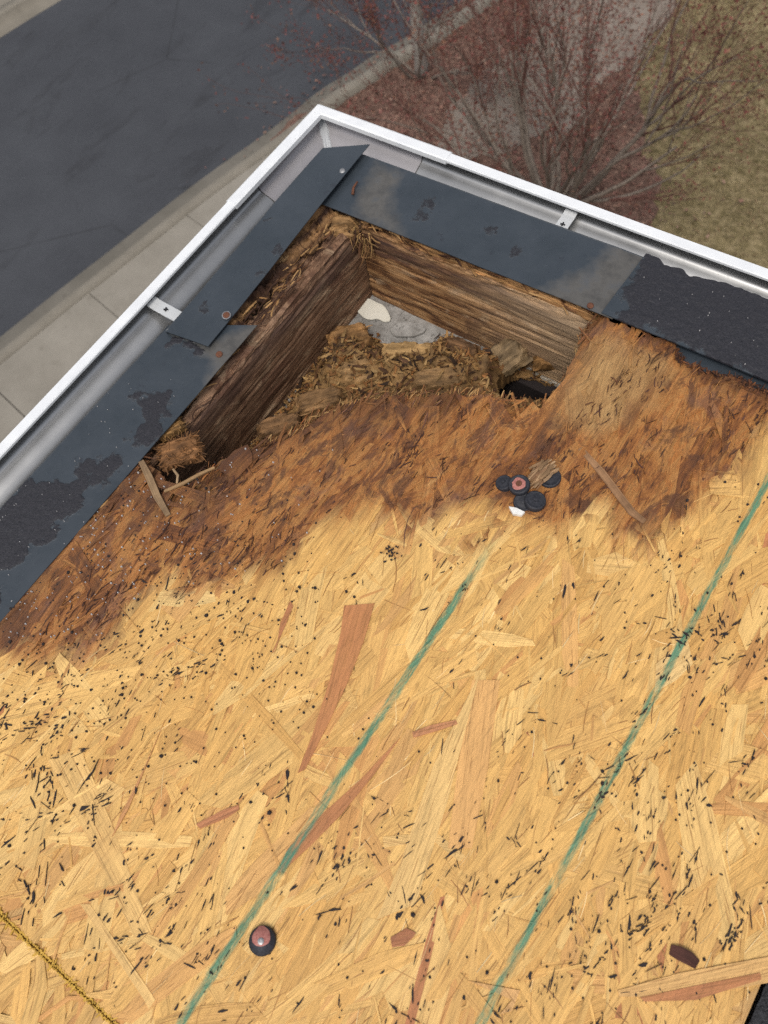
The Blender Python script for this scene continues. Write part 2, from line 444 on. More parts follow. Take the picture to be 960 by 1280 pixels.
M_CHIPW = simple('white_chip', (0.6, 0.58, 0.53), (0.8, 0.79, 0.75), 300, 0.7, 0.4, 0.0006)
M_TARB = simple('asphalt_residue', (0.010, 0.008, 0.009), (0.035, 0.026, 0.024), 900, 0.8)
M_GRAN = simple('mineral_granule', (0.16, 0.15, 0.15), (0.62, 0.60, 0.58), 900, 0.6)
M_ROOFING = simple('black_granule_roofing', (0.008, 0.008, 0.009), (0.06, 0.06, 0.064), 480, 0.85, 1.0, 0.0035)
M_STUCCO = simple('painted_stucco', (0.42, 0.38, 0.31), (0.52, 0.47, 0.40), 60, 0.9, 0.5, 0.004)
def mat_ledge():
    t = NT('grey_plaster_ledge', 0.9, 0, 0.2); p = t.pos()
    n = t.noise(p, 50, 6, 0.65); s = t.noise(p, 210, 4, 0.7)
    c = t.ramp(n, [(0.3, (0.15, 0.14, 0.125)), (0.7, (0.36, 0.345, 0.32))])
    c = t.mix(t.ramp(s, [(0.60, 0.0), (0.66, 0.85)]), c, (0.04, 0.032, 0.026))
    t.color(c); t.bump(n, 0.6, 0.003); return t.m
M_LEDGE = mat_ledge()
M_PAINT = simple('flaked_cream_paint', (0.60, 0.57, 0.48), (0.68, 0.65, 0.56), 40, 0.6, 0.15, 0.001)
M_YEL = simple('yellow_edge_sealer', (0.42, 0.24, 0.03), (0.62, 0.38, 0.07), 300, 0.7, 0.5, 0.001)

# ------------------------------------------------------------------ ground, road, pavement
def mat_asphalt():
    t = NT('worn_asphalt', 0.85, 0, 0.3); p = t.pos()
    n = t.noise(p, 0.9, 6, 0.65); f = t.noise(p, 45, 4, 0.7); st = t.noise(t.mapping(p, (1.4, 0.5, 1), (0, 0, 0.5)), 1.3, 6, 0.7, 0.6)
    c = t.ramp(n, [(0.3, (0.039, 0.041, 0.047)), (0.7, (0.055, 0.058, 0.065))])
    c = t.mix(1.0, c, t.ramp(f, [(0.3, 0.82), (0.7, 1.18)]), 'MULTIPLY')
    c = t.mix(t.ramp(st, [(0.56, 0.0), (0.70, 0.62)]), c, (0.024, 0.024, 0.027))
    v = t.node('ShaderNodeTexVoronoi', feature='DISTANCE_TO_EDGE'); t.lk(t.mapping(p, (0.35, 0.35, 0.35)), v.inputs['Vector']); v.inputs['Scale'].default_value = 1.0
    cr = t.math('MULTIPLY', t.ramp(v.outputs['Distance'], [(0.0, 1.0), (0.006, 0.0)]), t.ramp(t.noise(p, 0.6, 3, 0.6), [(0.52, 0.0), (0.60, 0.55)]))
    c = t.mix(cr, c, (0.018, 0.018, 0.019))
    t.color(c); t.bump(f, 0.5, 0.006); return t.m
M_ASPH = mat_asphalt()
def mat_conc(name, a, b):
    t = NT(name, 0.9, 0, 0.2); p = t.pos()
    n = t.noise(p, 1.6, 6, 0.65); f = t.noise(p, 60, 4, 0.7); s = t.noise(p, 6, 5, 0.6)
    c = t.ramp(n, [(0.3, a), (0.7, b)])
    c = t.mix(1.0, c, t.ramp(f, [(0.3, 0.88), (0.7, 1.1)]), 'MULTIPLY')
    c = t.mix(t.ramp(s, [(0.58, 0.0), (0.75, 0.35)]), c, (a[0] * 0.55, a[1] * 0.52, a[2] * 0.48))
    t.color(c); t.bump(f, 0.3, 0.003); return t.m
M_CONC = mat_conc('weathered_concrete', (0.20, 0.180, 0.148), (0.27, 0.245, 0.205))
M_KERB = mat_conc('kerb_concrete', (0.17, 0.152, 0.122), (0.235, 0.21, 0.172))
M_PATH = mat_conc('path_concrete', (0.175, 0.142, 0.115), (0.235, 0.197, 0.163))
def mat_soil(name, stops, sc):
    t = NT(name, 0.95, 0, 0.15); p = t.pos()
    n = t.noise(p, sc, 7, 0.7); b = t.noise(p, sc * 0.15, 4, 0.6)
    c = t.mix(1.0, t.ramp(n, stops), t.ramp(b, [(0.3, 0.75), (0.7, 1.2)]), 'MULTIPLY')
    t.color(c); t.bump(n, 0.9, 0.02); return t.m
M_MULCH = mat_soil('red_bark_mulch', [(0.3, (0.095, 0.060, 0.046)), (0.5, (0.165, 0.098, 0.074)), (0.7, (0.235, 0.148, 0.112))], 24)
M_LAWN = mat_soil('dormant_lawn', [(0.3, (0.085, 0.068, 0.030)), (0.5, (0.185, 0.145, 0.075)), (0.72, (0.30, 0.235, 0.135))], 9)

def sheet(name, poly, z, mat, kind='structure', th=None, parent=None):
    b = MB()
    p = np.asarray(poly, float)
    if th is None:
        ar = np.sum(p[:, 0] * np.roll(p[:, 1], -1) - np.roll(p[:, 0], -1) * p[:, 1])
        if ar < 0: p = p[::-1]
        b.add(np.c_[p, np.full(len(p), z)], [tuple(range(len(p)))])
    else: b.prism(p, z - th, z)
    o = b.build(name, mat, parent)
    if kind: o['kind'] = kind
    return o

sheet('ground', [(-150, -150), (150, -150), (150, 150), (-150, 150)], GZ - 0.012, M_LAWN)
edge_px = [(-60, 470), (0, 422), (81, 357), (150, 304), (245, 228), (350, 155), (400, 112), (435, 92), (469, 67), (508, 48), (544, 21), (575, 2)]
E0 = atl(edge_px, GZ)
d0 = (E0[1] - E0[0]); d0 /= np.linalg.norm(d0); d1 = E0[-1] - E0[-3]; d1 /= np.linalg.norm(d1)
E0 = np.vstack([E0[0] - d0 * 25, E0, E0[-1] + d1 * 30])
def smooth(P, it=3):
    for _ in range(it):
        Q = [P[0]]
        for i in range(len(P) - 1): Q += [P[i] * 0.75 + P[i + 1] * 0.25, P[i] * 0.25 + P[i + 1] * 0.75]
        P = np.array(Q + [P[-1]])
    return P
E = smooth(E0, 2)
def offs(P, d):
    T = np.gradient(P, axis=0); T /= np.linalg.norm(T, axis=1)[:, None]
    N = np.c_[T[:, 1], -T[:, 0]]      # right of travel = towards the house
    return P + N * d
far_w = 5.0
farE = offs(E, -far_w)
sheet('road', np.vstack([offs(E, 0.02), farE[::-1]]), GZ - 0.002, M_ASPH)
def ribbon(name, prof, mat, kind='structure', parent=None, P=E):
    """sweep a profile [(offset towards house, z)] along the road edge"""
    b = MB(); n = len(P); m = len(prof); V = []
    rows = [offs(P, d) for d, z in prof]
    for i in range(n):
        for k in range(m): V.append((*rows[k][i], prof[k][1]))
    F = [(i * m + k, (i + 1) * m + k, (i + 1) * m + k + 1, i * m + k + 1) for i in range(n - 1) for k in range(m - 1)]
    b.add(V, F); o = b.build(name, mat, parent, True)
    if kind: o['kind'] = kind
    return o
KW = 0.46
ribbon('kerb', [(0.0, GZ - 0.05), (0.0, GZ + 0.004), (0.26, GZ + 0.0), (0.285, GZ + 0.10), (0.30, GZ + 0.115), (KW, GZ + 0.118), (KW, GZ - 0.05)], M_KERB)
ribbon('kerb', [(-far_w, GZ - 0.05), (-far_w, GZ + 0.004), (-far_w - 0.26, GZ + 0.0), (-far_w - 0.285, GZ + 0.10), (-far_w - 0.30, GZ + 0.115), (-far_w - KW, GZ + 0.118), (-far_w - KW, GZ - 0.05)], M_KERB)
# far pavement
ribbon('pavement', [(-far_w - KW - 0.008, GZ + 0.05), (-far_w - KW - 0.008, GZ + 0.113), (-far_w - 2.6, GZ + 0.12), (-far_w - 2.6, GZ)], M_CONC)
# near pavement: separate slabs with joints, ending at the planting bed
pave = MB(); pave.prism(np.vstack([offs(E, KW + 0.008)[:14], offs(E, KW + 2.2)[:14][::-1]]), GZ - 0.01, GZ + 0.03)
pave_o = pave.build('pavement', M_KERB); pave_o['kind'] = 'structure'
def arc(P):
    return np.r_[0, np.cumsum(np.linalg.norm(np.diff(P, axis=0), axis=1))]
A = arc(E)
def pt(s, d):
    x = np.interp(s, A, E[:, 0]); y = np.interp(s, A, E[:, 1])
    x2 = np.interp(s + 0.05, A, E[:, 0]); y2 = np.interp(s + 0.05, A, E[:, 1])
    t = np.array([x2 - x, y2 - y]); t /= np.linalg.norm(t)
    return np.array([x, y]) + np.array([t[1], -t[0]]) * d
jp = at(118, 367, GZ + 0.1)[:2]
s_j = A[np.argmin(np.hypot(*(offs(E, KW) - jp).T))]
s_end = A[np.argmin(np.hypot(*(E - at(330, 170, GZ)[:2]).T))]
k = -8
while True:
    s0 = s_j + k * 1.55; s1 = min(s0 + 1.55 - 0.012, s_end)
    if s0 > s_end - 0.1: break
    if s0 > 2:
        ss = np.linspace(s0, s1, 5)
        poly = [pt(q, KW + 0.012) for q in ss] + [pt(q, KW + 1.75) for q in ss[::-1]]
        b = MB(); b.prism(np.array(poly), GZ, GZ + 0.114 + random.uniform(-0.003, 0.003)); b.build('concrete_slab', M_CONC, pave_o)
    k += 1
# planting bed, garden path, lawn
bed = atl([(330, 190), (400, 128), (440, 108), (470, 92), (512, 66), (560, 24), (600, -10), (660, -60), (760, -60), (800, 20), (800, 110), (808, 180), (830, 240), (800, 330), (700, 420), (520, 420), (380, 330)], GZ)
def ragged_poly(P, amp, seed):
    P = np.vstack([P, P[:1]]); a = np.r_[0, np.cumsum(np.linalg.norm(np.diff(P, axis=0), axis=1))]
    q = np.arange(0, a[-1], 0.06); Q = np.c_[np.interp(q, a, P[:, 0]), np.interp(q, a, P[:, 1])]
    return Q + amp * np.c_[fbm(Q[:, 0] * 3, Q[:, 1] * 3, 4, seed) - 0.5, fbm(Q[:, 0] * 3, Q[:, 1] * 3, 4, seed + 5) - 0.5] * 2
bed0 = bed
bed = ragged_poly(smooth(np.vstack([bed, bed[:1]]), 1)[:-1], 0.22, 3)
sheet('planting_bed', bed, GZ + 0.02, M_MULCH)
path = atl([(548, 190), (556, 140), (600, 96), (640, 66), (668, 20), (700, -40), (850, -40), (846, 20), (800, 60), (748, 108), (735, 150), (680, 176), (600, 205)], GZ)
path0 = path
path = ragged_poly(smooth(np.vstack([path, path[:1]]), 2)[:-1], 0.16, 8)
sheet('path', path, GZ + 0.035, M_PATH, th=0.03)

# mulch chips and fallen leaves
def scatter_in(poly, n, seed):
    r = np.random.default_rng(seed); lo = poly.min(0); hi = poly.max(0); out = []
    while len(out) < n:
        p = lo + r.random((n, 2)) * (hi - lo); out.extend(p[psd(p, poly) > 0].tolist())
    return np.array(out[:n])
def flakes(name, P, z, lmin, lmax, wr, cols, mat, seed, tilt=0.5, lift=0.01):
    r = np.random.default_rng(seed); n = len(P)
    L = r.uniform(lmin, lmax, n); W = L * r.uniform(wr[0], wr[1], n); a = r.uniform(0, 2 * np.pi, n)
    tx = r.normal(0, tilt, n)
    d = np.c_[np.cos(a), np.sin(a), r.normal(0, tilt * 0.6, n)]; e = np.c_[-np.sin(a), np.cos(a), tx]
    c = np.c_[P, z + r.uniform(0, lift, n)]
    V = np.stack([c - d * L[:, None] / 2, c + e * W[:, None] / 2, c + d * L[:, None] / 2, c - e * W[:, None] / 2], 1).reshape(-1, 3)
    F = np.arange(4 * n).reshape(-1, 4)
    cc = np.array(cols)[r.integers(0, len(cols), n)] * r.uniform(0.7, 1.3, (n, 1))
    b = MB(); b.v = [V]; b.f = [tuple(q) for q in F.tolist()]; b.n = len(V)
    b.a = {'tone': [np.repeat(cc, 4, 0)]}
    return b.build(name, mat)
def mat_tone(name, rough=0.8):
    t = NT(name, rough, 0, 0.2); t.color(t.attr('tone', 'Color')); return t.m
M_TONE = mat_tone('leaf_litter')
bp = scatter_in(bed0, 9000, 3)
bp = np.vstack([bp, bp[:5200] + np.random.default_rng(2).normal(0, 0.42, (5200, 2))])
tag(flakes('leaf_litter', bp, GZ + 0.030, 0.02, 0.07, (0.3, 0.7), [(0.16, 0.080, 0.060), (0.20, 0.108, 0.080), (0.11, 0.065, 0.050), (0.24, 0.150, 0.110), (0.19, 0.085, 0.070)], M_TONE, 4),
    'reddish brown leaf litter covering the planting bed below the shrub', 'leaves', kind='stuff')
pp = scatter_in(path0, 700, 5)
tag(flakes('leaf_litter', pp, GZ + 0.037, 0.025, 0.07, (0.3, 0.7), [(0.12, 0.035, 0.022), (0.19, 0.08, 0.05), (0.10, 0.06, 0.04)], M_TONE, 6),
    'scattered dry leaves lying on the grey garden path', 'leaves', kind='stuff')
# lawn blades
lawn_poly = atl([(790, -40), (1100, -200), (1400, 300), (1000, 460), (790, 320), (818, 240)], GZ)
lp = scatter_in(lawn_poly, 42000, 8)
dens = fbm(lp[:, 0] * 3, lp[:, 1] * 3, 3, 4)
lp = lp[dens > 0.36]
tag(flakes('lawn_grass', lp, GZ - 0.005, 0.03, 0.075, (0.06, 0.14), [(0.23, 0.18, 0.095), (0.17, 0.138, 0.060), (0.30, 0.24, 0.140), (0.13, 0.108, 0.042), (0.19, 0.125, 0.072)], M_TONE, 9, 0.9, 0.02),
    'short dry yellow green grass of the lawn beyond the planting bed', 'grass', kind='stuff')

# ------------------------------------------------------------------ shrubs
M_BARK = simple('grey_brown_bark', (0.115, 0.090, 0.072), (0.26, 0.215, 0.175), 40, 0.9, 0.5, 0.004)
M_PALE = simple('pale_bark', (0.20, 0.18, 0.155), (0.36, 0.33, 0.29), 22, 0.85, 0.5, 0.004)
def rot_about(v, ax, an):
    return np.array(Matrix.Rotation(an, 3, Vector(ax)) @ Vector(v))
def grow(b, p, d, L, r, depth, tips, R, up=0.10):
    n = max(3, int(L / 0.11)); pts = [np.array(p)]; rad = [r]; d = np.array(d) / np.linalg.norm(d)
    for i in range(n):
        d = d + R.normal(0, 0.085, 3) + np.array([0, 0, up * 0.35]); d /= np.linalg.norm(d)
        pts.append(pts[-1] + d * L / n); rad.append(max(0.0016, r * (1 - 0.72 * (i + 1) / n)))
    (b if depth > 1 else TW).tube(pts, rad, 5 if r > 0.006 else 3)
    if depth == 0:
        tips.extend([pts[-1], pts[len(pts) // 2], pts[-2]]); return
    for c in range(R.integers(3, 5) if depth > 1 else R.integers(3, 6)):
        i = R.integers(max(1, n // 4), n + 1)
        ax = R.normal(0, 1, 3); ax /= np.linalg.norm(ax)
        nd = rot_about(pts[i] - pts[i - 1], ax, R.uniform(0.25, 0.62))
        grow(b, pts[i], nd, L * R.uniform(0.50, 0.80), max(0.0025, rad[i] * 0.72), depth - 1, tips, R, up)

M_TWIG = simple('reddish_twig', (0.085, 0.040, 0.032), (0.17, 0.085, 0.066), 30, 0.9)
TW = None
def shrub(name, base, nst, label, seed, L, r0, leaf_n, spread, bark, leafcols, cat='shrub'):
    global TW
    TW = MB()
    root = empty(name, base, label, cat); R = np.random.default_rng(seed); tips = []
    for i in range(nst):
        a = 2 * math.pi * (i + R.uniform(-0.3, 0.3)) / nst
        inc = R.uniform(spread[0], spread[1])
        d = np.array([math.cos(a) * math.sin(inc), math.sin(a) * math.sin(inc), math.cos(inc)])
        b = MB()
        p0 = np.array(base) + np.array([math.cos(a), math.sin(a), 0]) * R.uniform(0.02, 0.14) + np.array([0, 0, -0.03])
        grow(b, p0, d, L * R.uniform(0.8, 1.15), r0 * R.uniform(0.7, 1.1), 3, tips, R)
        child(b.build('stem', bark, smooth=True), root)
    o = child(TW.build('twigs', M_TWIG), root); o['kind'] = 'stuff'
    T = np.array(tips); n = leaf_n
    P = T[R.integers(0, len(T), n)] + R.normal(0, 0.05, (n, 3))
    Lf = R.uniform(0.010, 0.026, n)
    d = R.normal(0, 1, (n, 3)); d /= np.linalg.norm(d, axis=1)[:, None]; e = np.cross(d, R.normal(0, 1, (n, 3))); e /= np.linalg.norm(e, axis=1)[:, None]
    V = np.stack([P - d * Lf[:, None], P + e * Lf[:, None] * 0.4, P + d * Lf[:, None], P - e * Lf[:, None] * 0.4], 1).reshape(-1, 3)
    cc = np.array(leafcols)[R.integers(0, len(leafcols), n)] * R.uniform(0.6, 1.35, (n, 1))
    b = MB(); b.v = [V]; b.f = [tuple(q) for q in np.arange(4 * n).reshape(-1, 4).tolist()]; b.n = 4 * n; b.a = {'tone': [np.repeat(cc, 4, 0)]}
    o = b.build('crown', M_TONE); child(o, root); o['kind'] = 'stuff'
    return root
REDS = [(0.13, 0.038, 0.032), (0.17, 0.055, 0.045), (0.10, 0.040, 0.030), (0.16, 0.080, 0.05)]
bx = at(690, 262, GZ)
shrub('leafless_shrub', (bx[0], bx[1], GZ + 0.02), 17, 'bare spreading shrub with many grey stems and a few red leaves in the mulch bed', 21, 2.0, 0.040, 9000, (0.15, 1.2), M_BARK, REDS)
b2 = at(526, 96, GZ)
shrub('young_tree', (b2[0], b2[1], GZ + 0.02), 6, 'red leaved twiggy tree beside the kerb with a pale grey trunk', 33, 1.35, 0.022, 6500, (0.45, 1.25), M_BARK, REDS, 'tree')
root2 = bpy.data.objects['young_tree']
tb = MB(); h = 2.6; n = 14
tb.tube([(b2[0] + 0.02 * math.sin(i * 0.9), b2[1] + 0.02 * math.cos(i * 1.3), GZ - 0.03 + h * i / n) for i in range(n + 1)], [0.085 - 0.045 * i / n + 0.01 * math.sin(i * 2.1) for i in range(n + 1)], 10)
child(tb.build('trunk', M_PALE, smooth=True), root2)

# ------------------------------------------------------------------ house below the roof
XL, YR = 0.181, -0.160           # inner faces of the two fascia boards
TH = 0.038
FB, FT = -0.153, -0.013          # fascia bottom / top
house = empty('house', (0.15, -0.12, GZ), 'beige stucco house wall below the broken roof corner', 'house')
HX, HY = 8.0, -9.0
w0x, w0y = XL - TH + 0.004, YR + TH - 0.004
WT = 0.036; zc, zh = (GZ + FB - 0.004) / 2, -GZ + FB - 0.004
for (c, d) in (((w0x + WT / 2, (w0y + HY) / 2, zc), (WT, -HY + w0y, zh)),
               (((w0x + WT + 0.002 + HX) / 2, w0y - WT / 2, zc), (HX - w0x - WT - 0.002, WT, zh)),
               ((HX - WT / 2, (w0y - WT - 0.002 + HY) / 2, zc), (WT, -HY + w0y - WT - 0.002, zh)),
               (((w0x + HX) / 2, HY + WT / 2, zc), (HX - w0x - 2 * WT - 0.004, WT, zh))):
    b = MB(); b.box(c, d); child(b.build('wall', M_STUCCO), house)
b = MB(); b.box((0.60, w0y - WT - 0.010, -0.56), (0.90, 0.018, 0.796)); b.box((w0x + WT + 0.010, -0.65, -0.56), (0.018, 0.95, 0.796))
child(b.build('pit_blackout', M_TARB), house)  # dark boards added inside the wall only to make the pit black
# ledge inside the corner with the pit that opens onto the added dark boards
PIT = smooth(np.vstack([atl([(624, 486), (638, 474), (655, 469), (672, 471), (686, 478), (702, 472), (718, 466), (724, 520), (630, 520), (620, 497)], -0.15)] * 1), 1)
fx = np.r_[w0x + 0.01, np.arange(0.16, 0.80, 0.004), 4.0, HX - 0.02]; fy = np.r_[HY + 0.02, -5, np.arange(-0.80, -0.13, 0.004), w0y - 0.01]
X, Y = np.meshgrid(fx, fy, indexing='ij')
Z = -0.150 + 0.004 * (fbm(X * 40, Y * 40, 4, 2) - 0.5)
cxm, cym = np.meshgrid((fx[1:] + fx[:-1]) / 2, (fy[1:] + fy[:-1]) / 2, indexing='ij')
keep = (psd(np.c_[cxm.ravel(), cym.ravel()], PIT) + 0.010 + 0.006 * (fbm(cxm.ravel() * 90, cym.ravel() * 90, 3, 5) - 0.5) < 0).reshape(cxm.shape)
V, F, _ = heightgrid(fx, fy, Z, keep, None)
b = MB(); b.add(V, F); led = b.build('ledge', M_LEDGE); child(led, house)
led['label'] = 'grey plaster ledge at the bottom of the rotted corner'
# flaked cream paint, a thin curled skin
pf = atl([(443, 383), (449, 372), (461, 372), (470, 377), (480, 381), (486, 391), (489, 400), (480, 402), (472, 397), (463, 399), (455, 397), (447, 389)], -0.145)
b = MB(); b.prism(smooth(np.vstack([pf, pf[:1]]), 1)[:-1], -0.1478, -0.1462); o = child(b.build('paint_flake', M_PAINT), house)
pf = atl([(488, 412), (496, 404), (512, 402), (528, 405), (534, 413), (520, 420), (503, 421), (492, 420)], -0.146)
b = MB(); b.prism(smooth(np.vstack([pf, pf[:1]]), 1)[:-1], -0.1485, -0.1455); child(b.build('plaster_crust', M_LEDGE), house)

# ------------------------------------------------------------------ fascia boards
def fascia(name, L, label, mat, seed, loc, rz, mirror):
    # local X along board, Z height, inner face at local y=0, outer face at y=TH
    H = FT - FB
    xs = np.r_[np.arange(0, 0.75, 0.003), np.linspace(0.76, L, 16)]
    sec = [(0.0, z) for z in np.linspace(0, H, 44)] + [(y, H) for y in np.linspace(0, TH, 12)[1:]] + [(TH, z) for z in np.linspace(H, 0, 5)[1:]]
    sec = np.array(sec); n, m = len(xs), len(sec)
    X = np.repeat(xs, m).reshape(n, m); Yp = np.tile(sec[:, 0], (n, 1)); Zp = np.tile(sec[:, 1], (n, 1))
    inner = (Yp == 0.0); near = sstep(0.74, 0.62, X)
    topf = sstep(0.90, 1.0, Zp / H)
    er = 0.0085 * sstep(0.45, 0.75, fbm(X * 24, Yp * 110 + 1.3, 4, seed + 9)) + 0.0045 * fbm(X * 60, Yp * 500, 4, seed + 5)
    Z2 = Zp - er * topf * near
    D = 0.0024 * (fbm(X * 12, Zp * 240, 4, seed) - 0.5) + 0.0024 * (fbm(X * 9, Zp * 30, 3, seed + 3) - 0.5)
    split = sstep(0.60, 0.72, fbm(X * 7, Zp * 130, 3, seed + 21)) * 0.0016
    tear = 0.0075 * sstep(0.84, 1.0, Zp / H + 0.10 * (fbm(X * 30, X * 0, 3, seed + 33) - 0.5)) * fbm(X * 45, Zp * 150, 4, seed + 2)
    Y2 = Yp + np.where(inner, (D + split + tear) * np.where(near > 0, 1, 1), 0.0)
    V = np.c_[X.ravel(), Y2.ravel(), Z2.ravel()]; idx = np.arange(n * m).reshape(n, m)
    a = idx[:-1].ravel(); 
    F = []
    for q in range(m):
        q2 = (q + 1) % m
        F += np.c_[idx[:-1, q], idx[1:, q], idx[1:, q2], idx[:-1, q2]].tolist()
    F += [list(idx[0, ::1]), list(idx[-1, ::-1])]
    if mirror:
        V[:, 0] *= -1; F = [f[::-1] for f in F]
    bb = MB(); bb.add(V, F); o = bb.build(name, mat, smooth=False)
    o.location = loc; o.rotation_euler = (0, 0, rz)
    return tag(o, label, 'board', 'rotted fascia boards')
# right board: runs +X, inner face towards -Y  (local +y = outside = world +Y)
fascia('fascia_board', 6.0, 'warm brown weathered fascia board with swirling grain under the lawn side metal edging', M_BOARD_L, 3, (XL + 0.002, YR, FB), 0, False)
# left board: runs -Y, inner face towards +X (outside = -X): rotate +90deg: local x->+Y, local y->-X ; mirror x
fascia('fascia_board', 6.0, 'dark grey brown weathered fascia board under the street side metal edging', M_BOARD_D, 14, (XL, YR + TH - 0.002, FB), math.pi / 2, True)

# ------------------------------------------------------------------ rain gutter
gut = empty('rain_gutter', (0, 0, -0.1), 'white lipped metal rain gutter turning the roof corner', 'gutter')
LIPW = 0.0150
PROF_IN = [(LIPW, -0.0042), (0.0035, -0.0062), (0.0042, -0.0190), (0.008, -0.0255), (0.016, -0.0285), (0.025, -0.0320), (0.034, -0.0395), (0.041, -0.0515), (0.046, -0.068), (0.050, -0.086), (0.058, -0.096), (0.070, -0.098), (0.112, -0.098), (0.117, -0.094), (0.1175, -0.016)]
PROF_OUT = [(0.119, -0.016), (0.1185, -0.0955), (0.113, -0.0995), (0.069, -0.0995), (0.0568, -0.0975), (0.0486, -0.087), (0.0445, -0.069), (0.0397, -0.0525), (0.0330, -0.0408), (0.0245, -0.0335), (0.0156, -0.0300), (0.0070, -0.0270), (0.0027, -0.0195), (0.0, -0.012)]
LIP = [(0.0, -0.012), (0.0, -0.0012), (0.0012, 0.0), (LIPW - 0.0012, 0.0), (LIPW, -0.0012), (LIPW, -0.0042)]
def sub(prof, k=4):
    P = np.array(prof); Q = [P[0]]
    for i in range(1, len(P) - 1): Q += [P[i] * 0.8 + P[i - 1] * 0.2, P[i] * 0.8 + P[i + 1] * 0.2]
    return np.array(Q + [P[-1]])
def run(prof, side, s0, s1, du=0.0, dz=0.0, jit=0.0, mitre0=True):
    """prof in (u,z); side L: along -Y at x=u; side R: along +X at y=-u"""
    st = np.unique(np.r_[np.linspace(s0, min(s1, 1.2), 22), s1]); V = []; m = len(prof)
    for j, s in enumerate(st):
        for q, (u, z) in enumerate(prof):
            u2 = u + du; z2 = z + dz + jit * math.sin(s * 9 + q * 0.1)
            ss = max(s, u2) if (mitre0 and j == 0) else max(s, u2 + 1e-4 * j)
            V.append((u2, -ss, z2) if side == 'L' else (ss, -u2, z2))
    F = []
    for i in range(len(st) - 1):
        for q in range(m - 1):
            f = (i * m + q, i * m + q + 1, (i + 1) * m + q + 1, (i + 1) * m + q)
            F.append(f if side == 'L' else f[::-1])
    return V, F
CL, CR = 0.217, 0.229        # leg lengths of the corner piece
for side, s0 in (('L', 0.0), ('R', 0.0)):
    b = MB(); b.add(*run(sub(PROF_IN), side, s0, 6.0, 0, 0, 0.0006)); b.add(*run(sub(PROF_OUT), side, s0, 6.0, 0, 0, 0.0006))
    child(b.build('trough', M_GUT, smooth=True), gut)
    b = MB(); b.add(*run(LIP, side, CL - 0.03, 6.0, 0, 0, 0.0006, False)); child(b.build('lip', M_WHITE), gut)
for side, s1 in (('L', CL), ('R', CR)):
    b = MB(); b.add(*run(sub(PROF_IN[1:]), side, 0.0, s1 * (0.74 if side == 'L' else 0.80), 0.0016, 0.0014)); child(b.build('corner_lining', M_MITRE, smooth=True), gut)
    lp_ = [(u if i not in (0, 1) else u - 0.0014, z + (0.0016 if i in (1, 2, 3, 4) else -0.002)) for i, (u, z) in enumerate(LIP)]
    lp_ = [(u + (0.0012 if i >= 4 else 0), z) for i, (u, z) in enumerate(lp_)]
    b = MB(); V, F = run(lp_, side, 0.0, s1); m = len(lp_); nV = len(V)
    F.append(tuple(range(nV - m, nV))); b.add(V, F); child(b.build('corner_lip', M_WHITE), gut)
# sealant smear in the mitre
b = MB(); pr = sub(PROF_IN[2:11]); ws = np.linspace(-1, 1, 9); V = []
for q, (u, z) in enumerate(pr):
    hw = 0.007 + 0.004 * vnoise(q * 0.7, 2.0, 3)
    for w in ws:
        d = w * hw; zz = z + 0.0030 * (1 - w * w) ** 0.5 + 0.0016
        V.append((u + 0.0016 + max(d, 0), -(u + 0.0016) - max(-d, 0), zz))
F = [(q * 9 + k, q * 9 + k + 1, q * 9 + k + 10, q * 9 + k + 9) for q in range(len(pr) - 1) for k in range(8)]
b.add(V, F); child(b.build('sealant', M_SEAL, smooth=True), gut)
# hangers
def hanger(side, s, screw_u):
    h = MB(); w = 0.0085
    st = [(0.010, -0.0115), (0.018, -0.014), (0.060, -0.0165), (0.110, -0.012)]
    V = []
    for (u, z) in st:
        for sg in (-1, 1):
            for dz in (0, -0.0014):
                V.append((u, -(s + sg * w), z + dz) if side == 'L' else (s + sg * w, -u, z + dz))
    F = []
    for i in range(len(st) - 1):
        a = i * 4; c = a + 4
        for q in ((a, a + 2, c + 2, c), (a + 1, c + 1, c + 3, a + 3), (a, c, c + 1, a + 1), (a + 2, a + 3, c + 3, c + 2)):
            F.append(q if side == 'R' else q[::-1])
    h.add(V, F); o = child(h.build('hanger', M_HANG), gut)
    p = (screw_u, -s, -0.0138) if side == 'L' else (s, -screw_u, -0.0138)
    x = MB(); x.box(p, (0.0062, 0.0016, 0.0012), 0.5 if side == 'L' else 0.1); x.box((p[0], p[1], p[2] + 0.0004), (0.0016, 0.0062, 0.0012), 0.5 if side == 'L' else 0.1)
    c = x.build('screw', M_DARKM); c.parent = o
hL = at(200, 383, -0.014); hR = at(708, 274, -0.014)
hanger('L', -hL[1], 0.036); hanger('R', hR[0], 0.034)
for s in (1.15, 1.8, 2.5): hanger('L', s, 0.034); hanger('R', s, 0.034)
def rivet(px, py, z, side):
    p = at(px, py, z); b = MB()
    b.lathe([(0.0036, -0.002), (0.0034, 0.0006), (0.0018, 0.0018)], p, 8, tilt=(0.0, 0.5) if side == 'L' else (0.5, 0.0))
    child(b.build('rivet', M_DARKM), gut)
rivet(303, 266, -0.031, 'L'); rivet(545, 210, -0.030, 'R')

